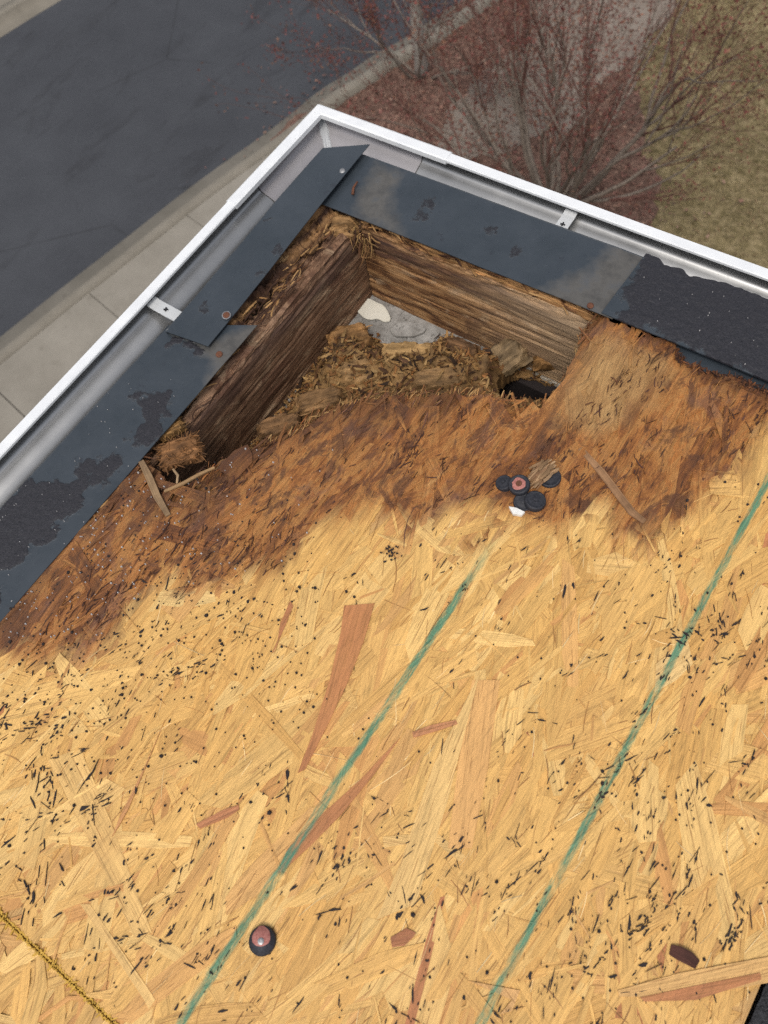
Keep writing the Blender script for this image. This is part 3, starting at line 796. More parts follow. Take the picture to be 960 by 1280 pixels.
# ------------------------------------------------------------------ metal drip edging
def plate(name, quad, label, zf, tar_polys=(), bare_polys=(), th=0.0011, cell=0.0025, ragged=None, hem=None, tarz=0.0009):
    """quad: 4 world xy corners (outer start, outer end, inner end, inner start); zf(s,t)->z"""
    q = np.asarray(quad, float)
    Ls = np.linalg.norm(q[1] - q[0]); Lt = max(np.linalg.norm(q[3] - q[0]), np.linalg.norm(q[2] - q[1]))
    ns = max(8, int(min(Ls, 1.1) / cell)); nt = max(6, int(Lt / cell))
    s = np.linspace(0, 1, ns) if Ls < 1.1 else np.r_[np.linspace(0, 1.0 / Ls, ns), np.linspace(1.0 / Ls, 1, 12)[1:]]
    t = np.linspace(0, 1, nt)
    S, T = np.meshgrid(s, t, indexing='ij')
    P = (q[0] * (1 - S[..., None]) + q[1] * S[..., None]) * (1 - T[..., None]) + (q[3] * (1 - S[..., None]) + q[2] * S[..., None]) * T[..., None]
    if ragged is not None:
        r_ = ragged(S, P) * (1 - T)
        nrm = (q[3] - q[0]) / np.linalg.norm(q[3] - q[0]); P = P + nrm * r_[..., None]
    XY = P.reshape(-1, 2)
    tar = np.zeros(len(XY)); bare = np.zeros(len(XY))
    nz = fbm(XY[:, 0] * 60, XY[:, 1] * 60, 5, 31) - 0.5; nz2 = fbm(XY[:, 0] * 190, XY[:, 1] * 190, 4, 37) - 0.5
    for poly, soft in tar_polys:
        tar = np.maximum(tar, (0.56 if tarz < 0.0005 else 1.0) * sstep(-soft, soft, psd(XY, poly) + nz * 0.034 + nz2 * 0.014))
    for poly, soft in bare_polys:
        bare = np.maximum(bare, sstep(-soft, soft, psd(XY, poly) + nz * 0.014))
    Z = zf(S, T).ravel() + 0.0017 * (fbm(XY[:, 0] * 16, XY[:, 1] * 16, 3, 5) - 0.5) + tar * tarz * (0.55 + 0.9 * nz2 + 0.3)
    n, m = len(s), nt; N = n * m
    V = np.vstack([np.c_[XY, Z], np.c_[XY, Z - th - tar * tarz]])
    idx = np.arange(N).reshape(n, m); F = []
    a = idx[:-1, :-1].ravel(); b_ = idx[1:, :-1].ravel(); c = idx[1:, 1:].ravel(); d = idx[:-1, 1:].ravel()
    flip = np.cross(q[1] - q[0], q[3] - q[0]) < 0
    top = np.c_[a, d, c, b_] if flip else np.c_[a, b_, c, d]
    F = [tuple(x) for x in top.tolist()] + [tuple(x) for x in (top[:, ::-1] + N).tolist()]
    ring = list(idx[:, 0]) + list(idx[-1, 1:]) + list(idx[::-1, -1][1:]) + list(idx[0, ::-1][1:-1])
    for i in range(len(ring)):
        p, r2 = int(ring[i]), int(ring[(i + 1) % len(ring)])
        f = (p, p + N, r2 + N, r2); F.append(f[::-1] if flip else f)
    bb = MB(); bb.add(V, F, tar=np.r_[tar, tar], bare=np.r_[bare, bare])
    o = bb.build(name, M_DRIP, smooth=False)
    tag(o, label, 'metal edging', 'slate grey metal drip edging')
    if hem:
        # small rolled hem along the outer edge
        hb = MB(); pts = np.c_[P[:, 0], Z.reshape(n, m)[:, 0] - 0.0012]
        step = max(1, n // 40); pts = np.vstack([pts[::step], pts[-1:]])
        hb.tube(pts, [0.0016] * len(pts), 6, tar=np.zeros(len(pts) * 6), bare=np.full(len(pts) * 6, 0.35))
        hb.build('hem', M_DRIP, o, True)
        fb = MB(); p2 = pts.copy(); p2[:, 2] -= 0.028; nn = (q[3] - q[0]) / np.linalg.norm(q[3] - q[0]); p2[:, :2] += nn * 0.004
        Vv = np.vstack([pts, p2]); k2 = len(pts); fb.add(Vv, [(i, i + 1, k2 + i + 1, k2 + i) for i in range(k2 - 1)], tar=np.zeros(2 * k2), bare=np.zeros(2 * k2))
        fb.build('flange', M_DRIP, o)
    return o
# lower street-side piece
Q = [at(212, 408)[:2], (0.0535, -5.0), (0.158, -5.0), at(322, 408)[:2]]
Q[1] = np.array([Q[0][0] - 0.012, -5.0]); Q = np.array(Q)
tarL = [(atl([(-30, 690), (0, 625), (28, 612), (40, 603), (72, 600), (108, 603), (112, 622), (96, 640), (84, 646), (72, 664), (58, 676), (40, 684), (30, 700), (0, 716), (-40, 760)]), 0.006),
        (atl([(98, 592), (118, 578), (140, 572), (152, 575), (146, 590), (132, 602), (114, 612)]), 0.010),
        (atl([(166, 498), (190, 500), (214, 494), (214, 514), (196, 542), (178, 556), (166, 548), (180, 524)]), 0.010),
        (atl([(215, 424), (232, 424), (254, 440), (252, 448), (236, 436), (214, 432)]), 0.006),
        (atl([(-40, 740), (0, 735), (6, 752), (-40, 800)]), 0.006)]
bareL = [(atl([(206, 412), (260, 432), (330, 400), (330, 420), (250, 500), (262, 455), (240, 430), (214, 422)]), 0.012)]
plate('drip_edge', Q, 'long slate metal edging with broad black tar patch, street side of the roof', lambda S, T: 0.0022 + 0.0 * S, tarL, bareL, hem=True)
# right pieces
def lineR(px0, px1): return at(*px0)[:2], at(*px1)[:2]
q0 = at(436, 190)[:2]; q0 = np.array([0.095, -0.060])
Q = np.array([q0, (0.545, -0.054), (0.545, -0.1545), (0.098, -0.1625)])
bareR = [(atl([(470, 205), (505, 218), (496, 240), (492, 262), (508, 300), (440, 275), (450, 240)]), 0.020),
         (atl([(766, 305), (860, 330), (800, 440), (660, 368), (700, 352), (735, 335)]), 0.020)]
spotR = [(atl([(517, 265), (528, 268), (530, 282), (518, 284), (508, 276)]), 0.006), (atl([(530, 250), (541, 250), (540, 262), (528, 262)]), 0.006), (atl([(610, 287), (622, 284), (622, 296), (612, 298)]), 0.006),
         (atl([(545, 288), (556, 290), (552, 300), (543, 298)]), 0.006), (atl([(640, 305), (656, 300), (650, 322), (634, 326)]), 0.007)]
plate('drip_edge', Q, 'slate metal edging with scuffed bare end above the warm brown fascia', lambda S, T: 0.0030 + 0.0 * S, spotR, bareR, hem=True, tarz=0.0004)
# far right, tar covered
Q = np.array([at(800, 322)[:2], (5.0, -0.030), (5.0, -0.158), at(752, 396)[:2] + np.array([-0.002, 0.002])])
Q[0] = at(806, 322)[:2]; Q[1] = np.array([5.0, Q[0][1] + 0.004])
def rag(S, P): return 0.016 * np.clip(fbm(P[..., 0] * 24, P[..., 0] * 0, 3, 8) - 0.42, 0, 1) * 2.2 + 0.004 * (fbm(P[..., 0] * 150, P[..., 1] * 20, 3, 9) - 0.5)
tarR = [(atl([(800, 322), (812, 316), (960, 360), (1400, 480), (1400, 640), (970, 486), (900, 458), (840, 430), (800, 412), (775, 402), (780, 372)]), 0.014)]
plate('drip_edge', Q, 'slate metal edging coated in crumbly black tar, beyond the scuffed bare patch', lambda S, T: 0.0062 - 0.002 * T, tarR, [], ragged=rag, tarz=0.0018)
# under plate showing below it
Q = np.array([(0.585, -0.120), (5.0, -0.120), (5.0, -0.183), (0.585, -0.176)])
plate('drip_edge', Q, 'thin grey metal strip tucked under the tar coated edging', lambda S, T: -0.0045 + 0 * S, [], [], cell=0.004)
# loose upper street-side piece, lapping both others
Q = np.array([at(404, 184, 0.010)[:2], at(206, 413, 0.010)[:2], at(260, 433, 0.008)[:2], at(462, 179, 0.014)[:2]])
spotL = [(atl([(345, 312), (356, 315), (352, 326), (342, 322)]), 0.004), (atl([(322, 340), (336, 345), (324, 352)]), 0.005), (atl([(340, 270), (352, 272), (346, 284), (334, 284)]), 0.006), (atl([(258, 380), (264, 378), (258, 394), (252, 394)]), 0.003)]
plate('drip_edge', Q, 'loose slate metal edging lapped over the roof corner with one rusty nail', lambda S, T: 0.0085 + 0.004 * (1 - S) * T + 0.0015 * np.sin(S * 6), spotL, [], hem=True, tarz=0.0004)

# nail heads on the edging
def nail(px, py, z, r, mat, label, ring=None, tilt=(0.1, 0.1)):
    p = at(px, py, z); b = MB()
    b.lathe([(r * 0.35, -0.012), (r * 0.35, -0.0006), (r, -0.0005), (r, 0.0006), (r * 0.8, 0.0012), (r * 0.3, 0.0015)], p, 12, tilt=tilt)
    o = b.build('roofing_nail', mat, smooth=False); tag(o, label, 'nail', 'nails in the metal edging')
    if ring:
        b = MB(); b.lathe([(r * 1.3, -0.0006), (r * 1.28, 0.0002), (r * 1.0, 0.0003)], p, 14, tilt=tilt); b.build('ring', ring, o)
    return o
nail(283, 394, 0.0115, 0.0046, M_RUST, 'rusty nail head with a pale ring in the loose lapped metal edging', M_ZINC)
nail(274, 443, 0.0030, 0.0044, M_RUST, 'rust brown nail head on bare metal beside the dark fascia top')
nail(428, 214, 0.0125, 0.0040, M_ZINC, 'grey nail head near the pointed tip of the loose edging', tilt=(0.3, 0.2))
nail(738, 382, 0.0052, 0.0040, M_RUST, 'nail head on the scuffed bare metal above the fascia end')
b = MB(); p = at(441, 243, 0.0045)
b.tube([p, p + np.array([-0.004, 0.008, 0.003]), p + np.array([-0.004, 0.018, 0.005])], [0.0022, 0.0018, 0.0014], 6)
tag(b.build('bent_nail', M_RUST, smooth=True), 'bent rusty nail stub beside the lapped corner of the edging', 'nail')

# ------------------------------------------------------------------ OSB sheathing
HOLE_PX = [(150, 560), (184, 572), (196, 590), (212, 606), (232, 604), (262, 582), (300, 566), (340, 546), (372, 530), (402, 513), (440, 500), (480, 493), (530, 489), (580, 488), (620, 492), (645, 500), (668, 507), (688, 503), (703, 482), (716, 460), (728, 428), (738, 402), (752, 392), (768, 380), (760, 330), (430, 200), (300, 330), (180, 500)]
HOLE = atl(HOLE_PX)
NOTCH = atl([(838, 425), (842, 440), (852, 452), (866, 458), (880, 464), (902, 470), (918, 472), (924, 476), (945, 484), (975, 498), (1010, 512), (1100, 500), (900, 400)])
STAIN = atl([(-60, 830), (0, 812), (70, 812), (118, 794), (150, 765), (190, 735), (230, 722), (285, 728), (330, 704), (372, 676), (420, 655), (470, 640), (520, 640), (565, 628), (610, 622), (650, 632), (700, 652), (730, 628), (770, 640), (812, 650), (860, 636), (900, 600), (926, 566), (950, 532), (970, 505), (1000, 470), (900, 380), (760, 330), (430, 200), (150, 470), (-100, 760)])
X0, X1, Y1, Y0 = 0.132, 0.944, -0.100, -1.0135

DOM = (0.05, 1.0, -1.06, -0.03)
SMEAR = atl([(630, 642), (638, 652), (604, 690), (572, 704), (590, 672)])
F_STAIN = Field(lambda Q: psd(Q, STAIN) + 0.060 * (fbm(Q[:, 0] * 70, Q[:, 1] * 9, 4, 71) - 0.5) + 0.030 * (fbm(Q[:, 0] * 16, Q[:, 1] * 10, 3, 72) - 0.5), *DOM)
F_STAIN.v = np.maximum(F_STAIN.v, Field(lambda Q: 2.2 * psd(Q, SMEAR) - 0.022 + 0.03 * (fbm(Q[:, 0] * 90, Q[:, 1] * 30, 4, 12) - 0.5), *DOM).v)
F_HOLE = Field(lambda Q: psd(Q, HOLE), *DOM)
F_GONE = Field(lambda Q: np.maximum(psd(Q, HOLE), psd(Q, NOTCH)) + 0.010 * (fbm(Q[:, 0] * 90, Q[:, 1] * 30, 3, 55) - 0.5), *DOM)
def _rot(Q):
    d = np.minimum(Q[:, 0] - 0.152, (-0.160 - Q[:, 1]) * 1.8)
    d = np.minimum(d, np.maximum(F_HOLE(Q) * -0.9 + 0.6 * sstep(0.44, 0.52, Q[:, 0]), 0.014))
    return sstep(0.060, 0.0, d + 0.07 * (fbm(Q[:, 0] * 40, Q[:, 1] * 14, 3, 77) - 0.5))
PALE = atl([(735, 420), (760, 402), (850, 442), (846, 470), (800, 520), (745, 545), (690, 515), (712, 468)])
F_ROT = Field(lambda Q: _rot(Q) - 1.2 * sstep(-0.012, 0.014, psd(Q, PALE) + 0.03 * (fbm(Q[:, 0] * 40, Q[:, 1] * 40, 3, 5) - 0.5)), *DOM)
def stain_of(XY, off=0.0): return sstep(-0.030, 0.026, F_STAIN(XY) + off)
def rot_of(XY): return F_ROT(XY)
def gone(XY, margin=0.0): return F_GONE(XY) > margin

panel = empty('osb_panel', (0.55, -0.55, -0.011), 'yellow strand board roof panel with a rotted brown corner and two green lines', 'roof panel')
step = 0.003
gx = np.arange(X0, X1 + 1e-6, step); gx[-1] = X1; gy = np.arange(Y0, Y1 + 1e-6, step)
X, Y = np.meshgrid(gx, gy, indexing='ij'); XY = np.c_[X.ravel(), Y.ravel()]
st = stain_of(XY); rt = rot_of(XY); dh = -F_HOLE(XY)
nzA = fbm(X.ravel() * 120, Y.ravel() * 26, 5, 81) - 0.5
nzB = fbm(X.ravel() * 30, Y.ravel() * 18, 4, 83) - 0.5
Z = -0.0022 + st * (0.0026 + 0.0050 * nzA + 0.0046 * nzB) - 0.0085 * sstep(0.045, -0.004, dh) ** 1.5 + np.abs(rt) * 0.0030 * nzA
Z = np.minimum(Z, np.where((XY[:, 0] < 0.168) | (XY[:, 1] > -0.172), -0.0010, 0.006))
cm = np.c_[((X[:-1, :-1] + X[1:, 1:]) / 2).ravel(), ((Y[:-1, :-1] + Y[1:, 1:]) / 2).ravel()]
keep = (~gone(cm)).reshape(X.shape[0] - 1, -1)
V, F, used = heightgrid(gx, gy, Z.reshape(X.shape), keep, -0.0115)
Vs = stain_of(V[:, :2]); Vr = rot_of(V[:, :2])
low = V[:, 2] < -0.0114
tone = np.tile(np.array([0.50, 0.30, 0.11]), (len(V), 1))
gvv = np.c_[V[:, 1], V[:, 0], np.zeros(len(V))]
b = MB(); b.add(V, F, tone=tone, gv=gvv, stain=Vs, rot=np.where(low, 1.0, Vr)); child(b.build('core', M_OSB), panel)

# strands --------------------------------------------------------
STRAW = np.array([(0.62, 0.375, 0.125), (0.65, 0.405, 0.142), (0.60, 0.355, 0.115), (0.68, 0.445, 0.170), (0.585, 0.335, 0.105), (0.63, 0.38, 0.127), (0.64, 0.39, 0.134)])
STRAW = STRAW * np.array([1.0, 0.965, 0.88])
TAN = np.array([(0.56, 0.300, 0.095), (0.53, 0.265, 0.083), (0.57, 0.315, 0.105)])
RED = np.array([(0.38, 0.145, 0.058), (0.42, 0.17, 0.068)])
def strand_geo(c, ang, L, W, z, R, nst=5, th=0.0006, tiltl=0.0, tiltw=0.0, bend=0.0, taper=0.35, ragged=0.16):
    s = np.linspace(-0.5, 0.5, nst)
    w = W * 0.5 * (1 - ragged * R.random(nst)); w2 = W * 0.5 * (1 - ragged * R.random(nst))
    w[0] *= R.uniform(taper, 1); w2[0] *= R.uniform(taper, 1); w[-1] *= R.uniform(taper, 1); w2[-1] *= R.uniform(taper, 1)
    l1 = s * L; l2 = s * L
    l1 = l1.copy(); l2 = l2.copy(); sk = R.normal(0, W * 0.4); l1[0] += sk; l2[-1] += R.normal(0, W * 0.4)
    ca, sa = math.cos(ang), math.sin(ang)
    cv = bend * L * (s ** 2 - 0.08)
    def place(l, wv, zz):
        yy = wv + cv
        return np.c_[c[0] + l * ca - yy * sa, c[1] + l * sa + yy * ca, zz]
    ztop = z + s * L * tiltl
    A = place(l1, w, ztop + w * tiltw); B = place(l2, -w2, ztop - w2 * tiltw)
    A2 = A.copy(); A2[:, 2] -= th; B2 = B.copy(); B2[:, 2] -= th
    V = np.vstack([A, B, A2, B2]); n = nst
    F = []
    for i in range(n - 1):
        F += [(i + n, i + n + 1, i + 1, i), (i, i + 1, i + 1 + 2 * n, i + 2 * n), (i + n + 1, i + n, i + 3 * n, i + 3 * n + 1)]
    F += [(i0, j0, j1, i1) for (i0, j0, j1, i1) in ((n, 0, 2 * n, 3 * n), (n - 1, 2 * n - 1, 4 * n - 1, 3 * n - 1))]
    r = R.random(3) * 50
    gv = np.vstack([np.c_[l1 + r[0], w + r[1], np.full(n, r[2])], np.c_[l2 + r[0], -w2 + r[1], np.full(n, r[2])]])
    gv = np.vstack([gv, gv])
    return V, F, gv

def gen_strands(n, lr, wr, zr, sig, x0, x1, y0, y1, seed, holeclip=True, pred=0.07):
    R = np.random.default_rng(seed); out = []
    while len(out) < n:
        c = np.array([R.uniform(x0, x1), R.uniform(y0, y1)])
        L = float(np.clip(R.lognormal(math.log(lr[0]), 0.35), lr[1], lr[2])); W = float(np.clip(R.lognormal(math.log(wr[0]), 0.5), wr[1], wr[2]))
        u = R.random()
        ang = math.pi / 2 + (R.normal(0, sig) if u < 0.86 else R.uniform(-1.5, 1.5))
        z = R.uniform(*zr)
        out.append((c, ang, L, W, z, R.random()))
    return out, R
big, RB = gen_strands(3000, (0.110, 0.035, 0.20), (0.0165, 0.005, 0.036), (-0.0019, 0.0), 0.30, X0 + 0.01, X1 - 0.008, Y0 + 0.01, Y1, 101)
fine, RF = gen_strands(1500, (0.034, 0.012, 0.080), (0.0028, 0.0012, 0.006), (-0.0009, 0.0001), 0.50, X0 + 0.01, X1 - 0.006, Y0 + 0.006, Y1, 102)
items = []
TOP = []       # (centre, angle, L, W, z) for fleck placement
for lst, R, cls in ((big, RB, 0), (fine, RF, 1)):
    for c, ang, L, W, z, u in lst:
        V, F, gv = strand_geo(c, ang, L, W, z, R, 5 if cls == 0 else 3, 0.0005, R.normal(0, 0.004), R.normal(0, 0.012), R.normal(0, 0.08), 0.2)
        V[:, 0] = np.clip(V[:, 0], X0, X1 - 0.0006); V[:, 1] = np.clip(V[:, 1], Y0 + 0.0006 + 0.0006 * u, Y1)
        g = gone(V[:, :2], 0.004 if cls == 0 else 0.010)
        if g.any(): continue
        s0 = float(stain_of(c[None])[0])
        if cls == 0 and s0 > 0.6 and R.random() < 0.25: continue
        if u < 0.86: col = STRAW[R.integers(len(STRAW))]
        elif u < 0.985: col = TAN[R.integers(len(TAN))]
        else: col = RED[R.integers(len(RED))] if cls == 0 and s0 < 0.3 and R.random() < 0.55 else TAN[0]
        col = col * R.uniform(0.93, 1.06)
        V[:, 2] += stain_of(V[:, :2]) * (0.0008 + 0.0010 * R.random()) + (V[:, 0] - V[:, 0].mean()) * stain_of(V[:, :2]) * R.normal(0, 0.018)
        V[:, 2] = np.minimum(V[:, 2], np.where((V[:, 0] < 0.168) | (V[:, 1] > -0.172), -0.0005, 0.0042))
        items.append([V, F, gv, np.tile(col, (len(V), 1)), R.uniform(-0.007, 0.007), L * W * (z + 0.003), cls])
        if cls == 0 and z > -0.0011: TOP.append((c, ang, L, W, z, R.random()))
def pix_strand(poly_a, poly_b, z, col, seed):
    """hand placed strand: two edges in photo pixels"""
    R = np.random.default_rng(seed); A = np.array([at(*p, z) for p in poly_a]); B = np.array([at(*p, z) for p in poly_b]); n = len(A)
    A2 = A.copy(); B2 = B.copy(); A2[:, 2] -= 0.001; B2[:, 2] -= 0.001
    V = np.vstack([A, B, A2, B2]); F = []
    for i in range(n - 1): F += [(i + n, i + n + 1, i + 1, i), (i, i + 1, i + 1 + 2 * n, i + 2 * n), (i + n + 1, i + n, i + 3 * n, i + 3 * n + 1)]
    F += [(n, 0, 2 * n, 3 * n), (n - 1, 2 * n - 1, 4 * n - 1, 3 * n - 1)]
    nrm = np.cross(V[n + 1] - V[n], V[0] - V[n])
    if nrm[2] < 0: F = [f[::-1] for f in F]
    d = (A[-1] - A[0]); L = np.linalg.norm(d); d /= L; e = np.array([-d[1], d[0], 0]); o = R.random(3) * 40
    gv = np.c_[(V - A[0]) @ d + o[0], (V - A[0]) @ e + o[1], np.full(len(V), o[2])]
    return [V, F, gv, np.tile(np.array(col), (len(V), 1)), 0.0, 99.0, 0]
HP = [([(430, 757), (426, 790), (412, 850), (390, 920), (372, 966)], [(468, 754), (455, 800), (436, 850), (410, 905), (381, 962)], 0.0011, (0.43, 0.175, 0.066)),
      ([(487, 936), (450, 975), (400, 1020), (360, 1060), (346, 1092)], [(500, 922), (470, 965), (425, 1020), (385, 1060), (352, 1090)], 0.0010, (0.40, 0.165, 0.062)),
      ([(772, 1238), (850, 1216), (960, 1196)], [(774, 1246), (860, 1246), (975, 1226)], 0.0008, (0.56, 0.33, 0.12)),
      ([(800, 1247), (870, 1232), (950, 1216)], [(806, 1252), (870, 1250), (952, 1224)], 0.0014, (0.40, 0.16, 0.062)),
      ([(60, 950), (110, 1050), (168, 1172)], [(100, 935), (140, 1030), (190, 1166)], 0.0001, (0.64, 0.395, 0.138)),
      ([(540, 960), (500, 1080), (470, 1150)], [(600, 840), (560, 1000), (520, 1130)], 0.0005, (0.66, 0.42, 0.155)),
      ([(590, 850), (572, 960), (560, 1060)], [(625, 850), (610, 960), (590, 1060)], 0.0004, (0.60, 0.33, 0.115)),
      ([(160, 1012), (150, 1030), (140, 1046)], [(206, 900), (180, 960), (150, 1020)], 0.0008, (0.50, 0.24, 0.09)),
      ([(100, 1130), (180, 1250), (186, 1262)], [(112, 1130), (188, 1240), (194, 1250)], 0.0003, (0.64, 0.40, 0.145)),
      ([(480, 1060), (540, 1050), (575, 1078)], [(478, 1046), (545, 1040), (582, 1070)], 0.0002, (0.62, 0.385, 0.135)),
      ([(600, 1232), (640, 1250), (625, 1268)], [(585, 1226), (650, 1238), (640, 1264)], 0.0008, (0.54, 0.30, 0.11)),
      ([(488, 1172), (508, 1160), (520, 1166)], [(490, 1184), (506, 1182), (516, 1172)], 0.0010, (0.34, 0.13, 0.055)),
      ([(245, 1030), (280, 1012), (298, 1006)], [(250, 1036), (284, 1022), (299, 1012)], 0.0010, (0.42, 0.17, 0.07)),
      ([(515, 915), (540, 906), (570, 900)], [(517, 922), (545, 914), (572, 905)], 0.0010, (0.44, 0.19, 0.08)),
      ([(735, 700), (770, 690), (800, 705)], [(733, 716), (768, 722), (800, 712)], -0.0004, (0.64, 0.395, 0.135)),
      ([(820, 830), (840, 812), (860, 800)], [(818, 866), (846, 850), (866, 830)], 0.0002, (0.68, 0.45, 0.18)),
      ([(200, 740), (240, 730), (268, 742)], [(196, 756), (236, 760), (270, 752)], 0.0002, (0.68, 0.45, 0.17))]
hand = [pix_strand(a, c, z, col, 500 + i) for i, (a, c, z, col) in enumerate(HP)]
# does a strand show in the frame?
RI = RW.T
def inview(P):
    q = RI @ (np.asarray(P) - CAM); u = CX + FPX * q[0] / -q[2]; v = CY - FPX * q[1] / -q[2]
    return -10 < u < 970 and -10 < v < 1290
scored = sorted([i for i in range(len(items)) if items[i][6] == 0 and inview(items[i][0].mean(0))], key=lambda i: -items[i][5] * (2.5 if items[i][0][:, 2].max() > -0.0006 else 0.5))
single = set(scored[:300 - len(hand)])
def add_strand(b, it):
    V, F, gv, col, off = it[:5]
    b.add(V, F, tone=col, gv=gv, stain=stain_of(V[:, :2], off), rot=rot_of(V[:, :2]))
mass = MB()
for i, it in enumerate(items):
    if i in single:
        b = MB(); add_strand(b, it); child(b.build('strand', M_OSB), panel)
    else: add_strand(mass, it)
for it in hand:
    b = MB(); add_strand(b, it); child(b.build('strand', M_OSB), panel)
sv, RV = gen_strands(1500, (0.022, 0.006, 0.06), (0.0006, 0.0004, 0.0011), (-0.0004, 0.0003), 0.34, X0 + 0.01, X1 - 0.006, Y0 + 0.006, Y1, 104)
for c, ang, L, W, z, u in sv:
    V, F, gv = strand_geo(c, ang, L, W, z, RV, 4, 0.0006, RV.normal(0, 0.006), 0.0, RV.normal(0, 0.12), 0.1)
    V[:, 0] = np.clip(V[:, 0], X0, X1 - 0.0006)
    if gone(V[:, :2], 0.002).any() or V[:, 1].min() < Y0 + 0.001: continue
    col = np.array([(0.33, 0.165, 0.050), (0.42, 0.22, 0.07), (0.26, 0.12, 0.035), (0.74, 0.53, 0.25)][RV.integers(4)]) * RV.uniform(0.8, 1.2)  # brown slivers stand in for shade lines at lifted strand edges
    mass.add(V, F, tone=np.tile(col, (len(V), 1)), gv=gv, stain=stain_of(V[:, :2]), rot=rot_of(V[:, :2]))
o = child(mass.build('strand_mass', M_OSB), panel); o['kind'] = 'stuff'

# second panel beyond the joint, and the sealed edge of the joint
panel2 = empty('osb_panel', (0.5, -1.4, -0.011), 'neighbouring strand board roof panel beyond the yellow edged joint', 'roof panel')
PY1, PY0 = Y0 - 0.0017, -2.0
def flatcore(x0, x1, y0, y1, z0, z1):
    b = MB(); b.box(((x0 + x1) / 2, (y0 + y1) / 2, (z0 + z1) / 2), (x1 - x0, y1 - y0, z1 - z0), tone=np.tile([0.5, 0.3, 0.11], (8, 1)), gv=np.zeros((8, 3)), stain=np.zeros(8), rot=np.zeros(8)); return b
child(flatcore(X0, X1, PY0, PY1, -0.0115, -0.0022).build('core', M_OSB), panel2)
sm, RS = gen_strands(1500, (0.085, 0.03, 0.16), (0.012, 0.004, 0.027), (-0.0021, 0.0), 0.40, X0 + 0.01, X1 - 0.008, -1.45, PY1, 103)
mass2 = MB(); cnt = 0
for c, ang, L, W, z, u in sm:
    V, F, gv = strand_geo(c, ang, L, W, z, RS, 5, 0.0007, RS.normal(0, 0.006), RS.normal(0, 0.018), RS.normal(0, 0.1), 0.3)
    V[:, 0] = np.clip(V[:, 0], X0, X1 - 0.0006); V[:, 1] = np.clip(V[:, 1], PY0, PY1 - 0.0005 - 0.0006 * u)
    col = (STRAW[RS.integers(len(STRAW))] if u < 0.8 else TAN[RS.integers(len(TAN))]) * RS.uniform(0.86, 1.12)
    it = [V, F, gv, np.tile(col, (len(V), 1)), 0.0]
    vis = inview(V.mean(0)) and z > -0.001
    dst = MB() if vis else mass2
    dst.add(V, F, tone=it[3], gv=gv, stain=np.zeros(len(V)), rot=np.zeros(len(V)))
    if vis: child(dst.build('strand', M_OSB), panel2)
o = child(mass2.build('strand_mass', M_OSB), panel2); o['kind'] = 'stuff'
sealb = MB(); R = np.random.default_rng(9)
for side, ys in ((0, Y0), (1, PY1)):
    for x in np.arange(0.30, 0.62, 0.0013):
        d = 1 if side == 0 else -1
        l = R.uniform(0.0008, 0.0026) * (1 + (R.random() < 0.12) * 1.6)
        a = R.normal(0, 0.5)
        V, F, gv = strand_geo((x, ys + d * l * 0.32), math.pi / 2 + a, l, R.uniform(0.0008, 0.0022), 0.0001 + R.uniform(-0.0005, 0.0004), R, 3, 0.002, 0, 0)
        sealb.add(V, F)
o = child(sealb.build('edge_sealer', M_YEL), panel); o['kind'] = 'stuff'

# black granule roofing beyond the panels
b = MB()
for (x0, x1, y0, y1) in ((X1 + 0.004, HX - 0.1, HY + 0.1, -0.166),):
    xs = np.r_[np.arange(x0, x0 + 0.30, 0.0035), np.linspace(x0 + 0.32, x1, 6)]; ys = np.r_[np.linspace(y0, -1.3, 6)[:-1], np.arange(-1.3, -0.55, 0.0035), np.linspace(-0.54, y1, 5)]
    Xr, Yr = np.meshgrid(xs, ys, indexing='ij'); Zr = -0.0075 + 0.0030 * vnoise(Xr * 420, Yr * 420, 3) + 0.002 * fbm(Xr * 30, Yr * 30, 3, 2)
    V, F, _ = heightgrid(xs, ys, Zr, np.ones((len(xs) - 1, len(ys) - 1), bool)); b.add(V, F)
b.box(((X0 + X1) / 2, (HY + 0.1 + PY0) / 2 - 0.002, -0.008), (X1 - X0 + 0.004, PY0 - HY - 0.1, 0.006))
tag(b.build('roofing_felt', M_ROOFING, smooth=False), 'black granular roofing sheet along the cut edge of the strand board', 'roofing')

# ------------------------------------------------------------------ rotten fibres on the stained zone
def fibre_batch(name, n, seed, pos_fn, lr, wr, sig, zfn, cols, mat, tiltl=0.05, main=math.pi / 2, th=0.0005, bend=0.25, nst=4, accept=None):
    R = np.random.default_rng(seed); b = MB(); k = 0; tries = 0
    while k < n and tries < n * 12:
        tries += 1
        c = pos_fn(R)
        if c is None: continue
        L = float(np.clip(R.lognormal(math.log(lr[0]), 0.5), lr[1], lr[2])); W = R.uniform(*wr)
        ang = main + R.normal(0, sig)
        z = zfn(c, R)
        V, F, gv = strand_geo(c[:2], ang, L, W, z, R, nst, th, R.normal(0, tiltl), R.normal(0, 0.35), R.normal(0, bend), 0.15, 0.35)
        if accept is not None and not accept(V, R): continue
        col = np.array(cols[R.integers(len(cols))]) * R.uniform(0.65, 1.3)
        b.add(V, F, tone=np.tile(col, (len(V), 1)), gv=gv); k += 1
    return b
BROWN = [(0.34, 0.145, 0.045), (0.42, 0.20, 0.065), (0.27, 0.095, 0.028), (0.14, 0.050, 0.020), (0.075, 0.028, 0.013), (0.47, 0.26, 0.10), (0.20, 0.095, 0.06), (0.10, 0.045, 0.03)]
lo, hi = STAIN.min(0), STAIN.max(0)
def pos_stain(R):
    c = np.array([R.uniform(0.172, 0.80), R.uniform(-0.86, -0.185)])
    s = stain_of(c[None])[0]
    if s < 0.5 or R.random() > 0.35 + 0.65 * rot_of(c[None])[0]: return None
    return c
def acc_hole(V, R): return not gone(V[:, :2], 0.006).any()
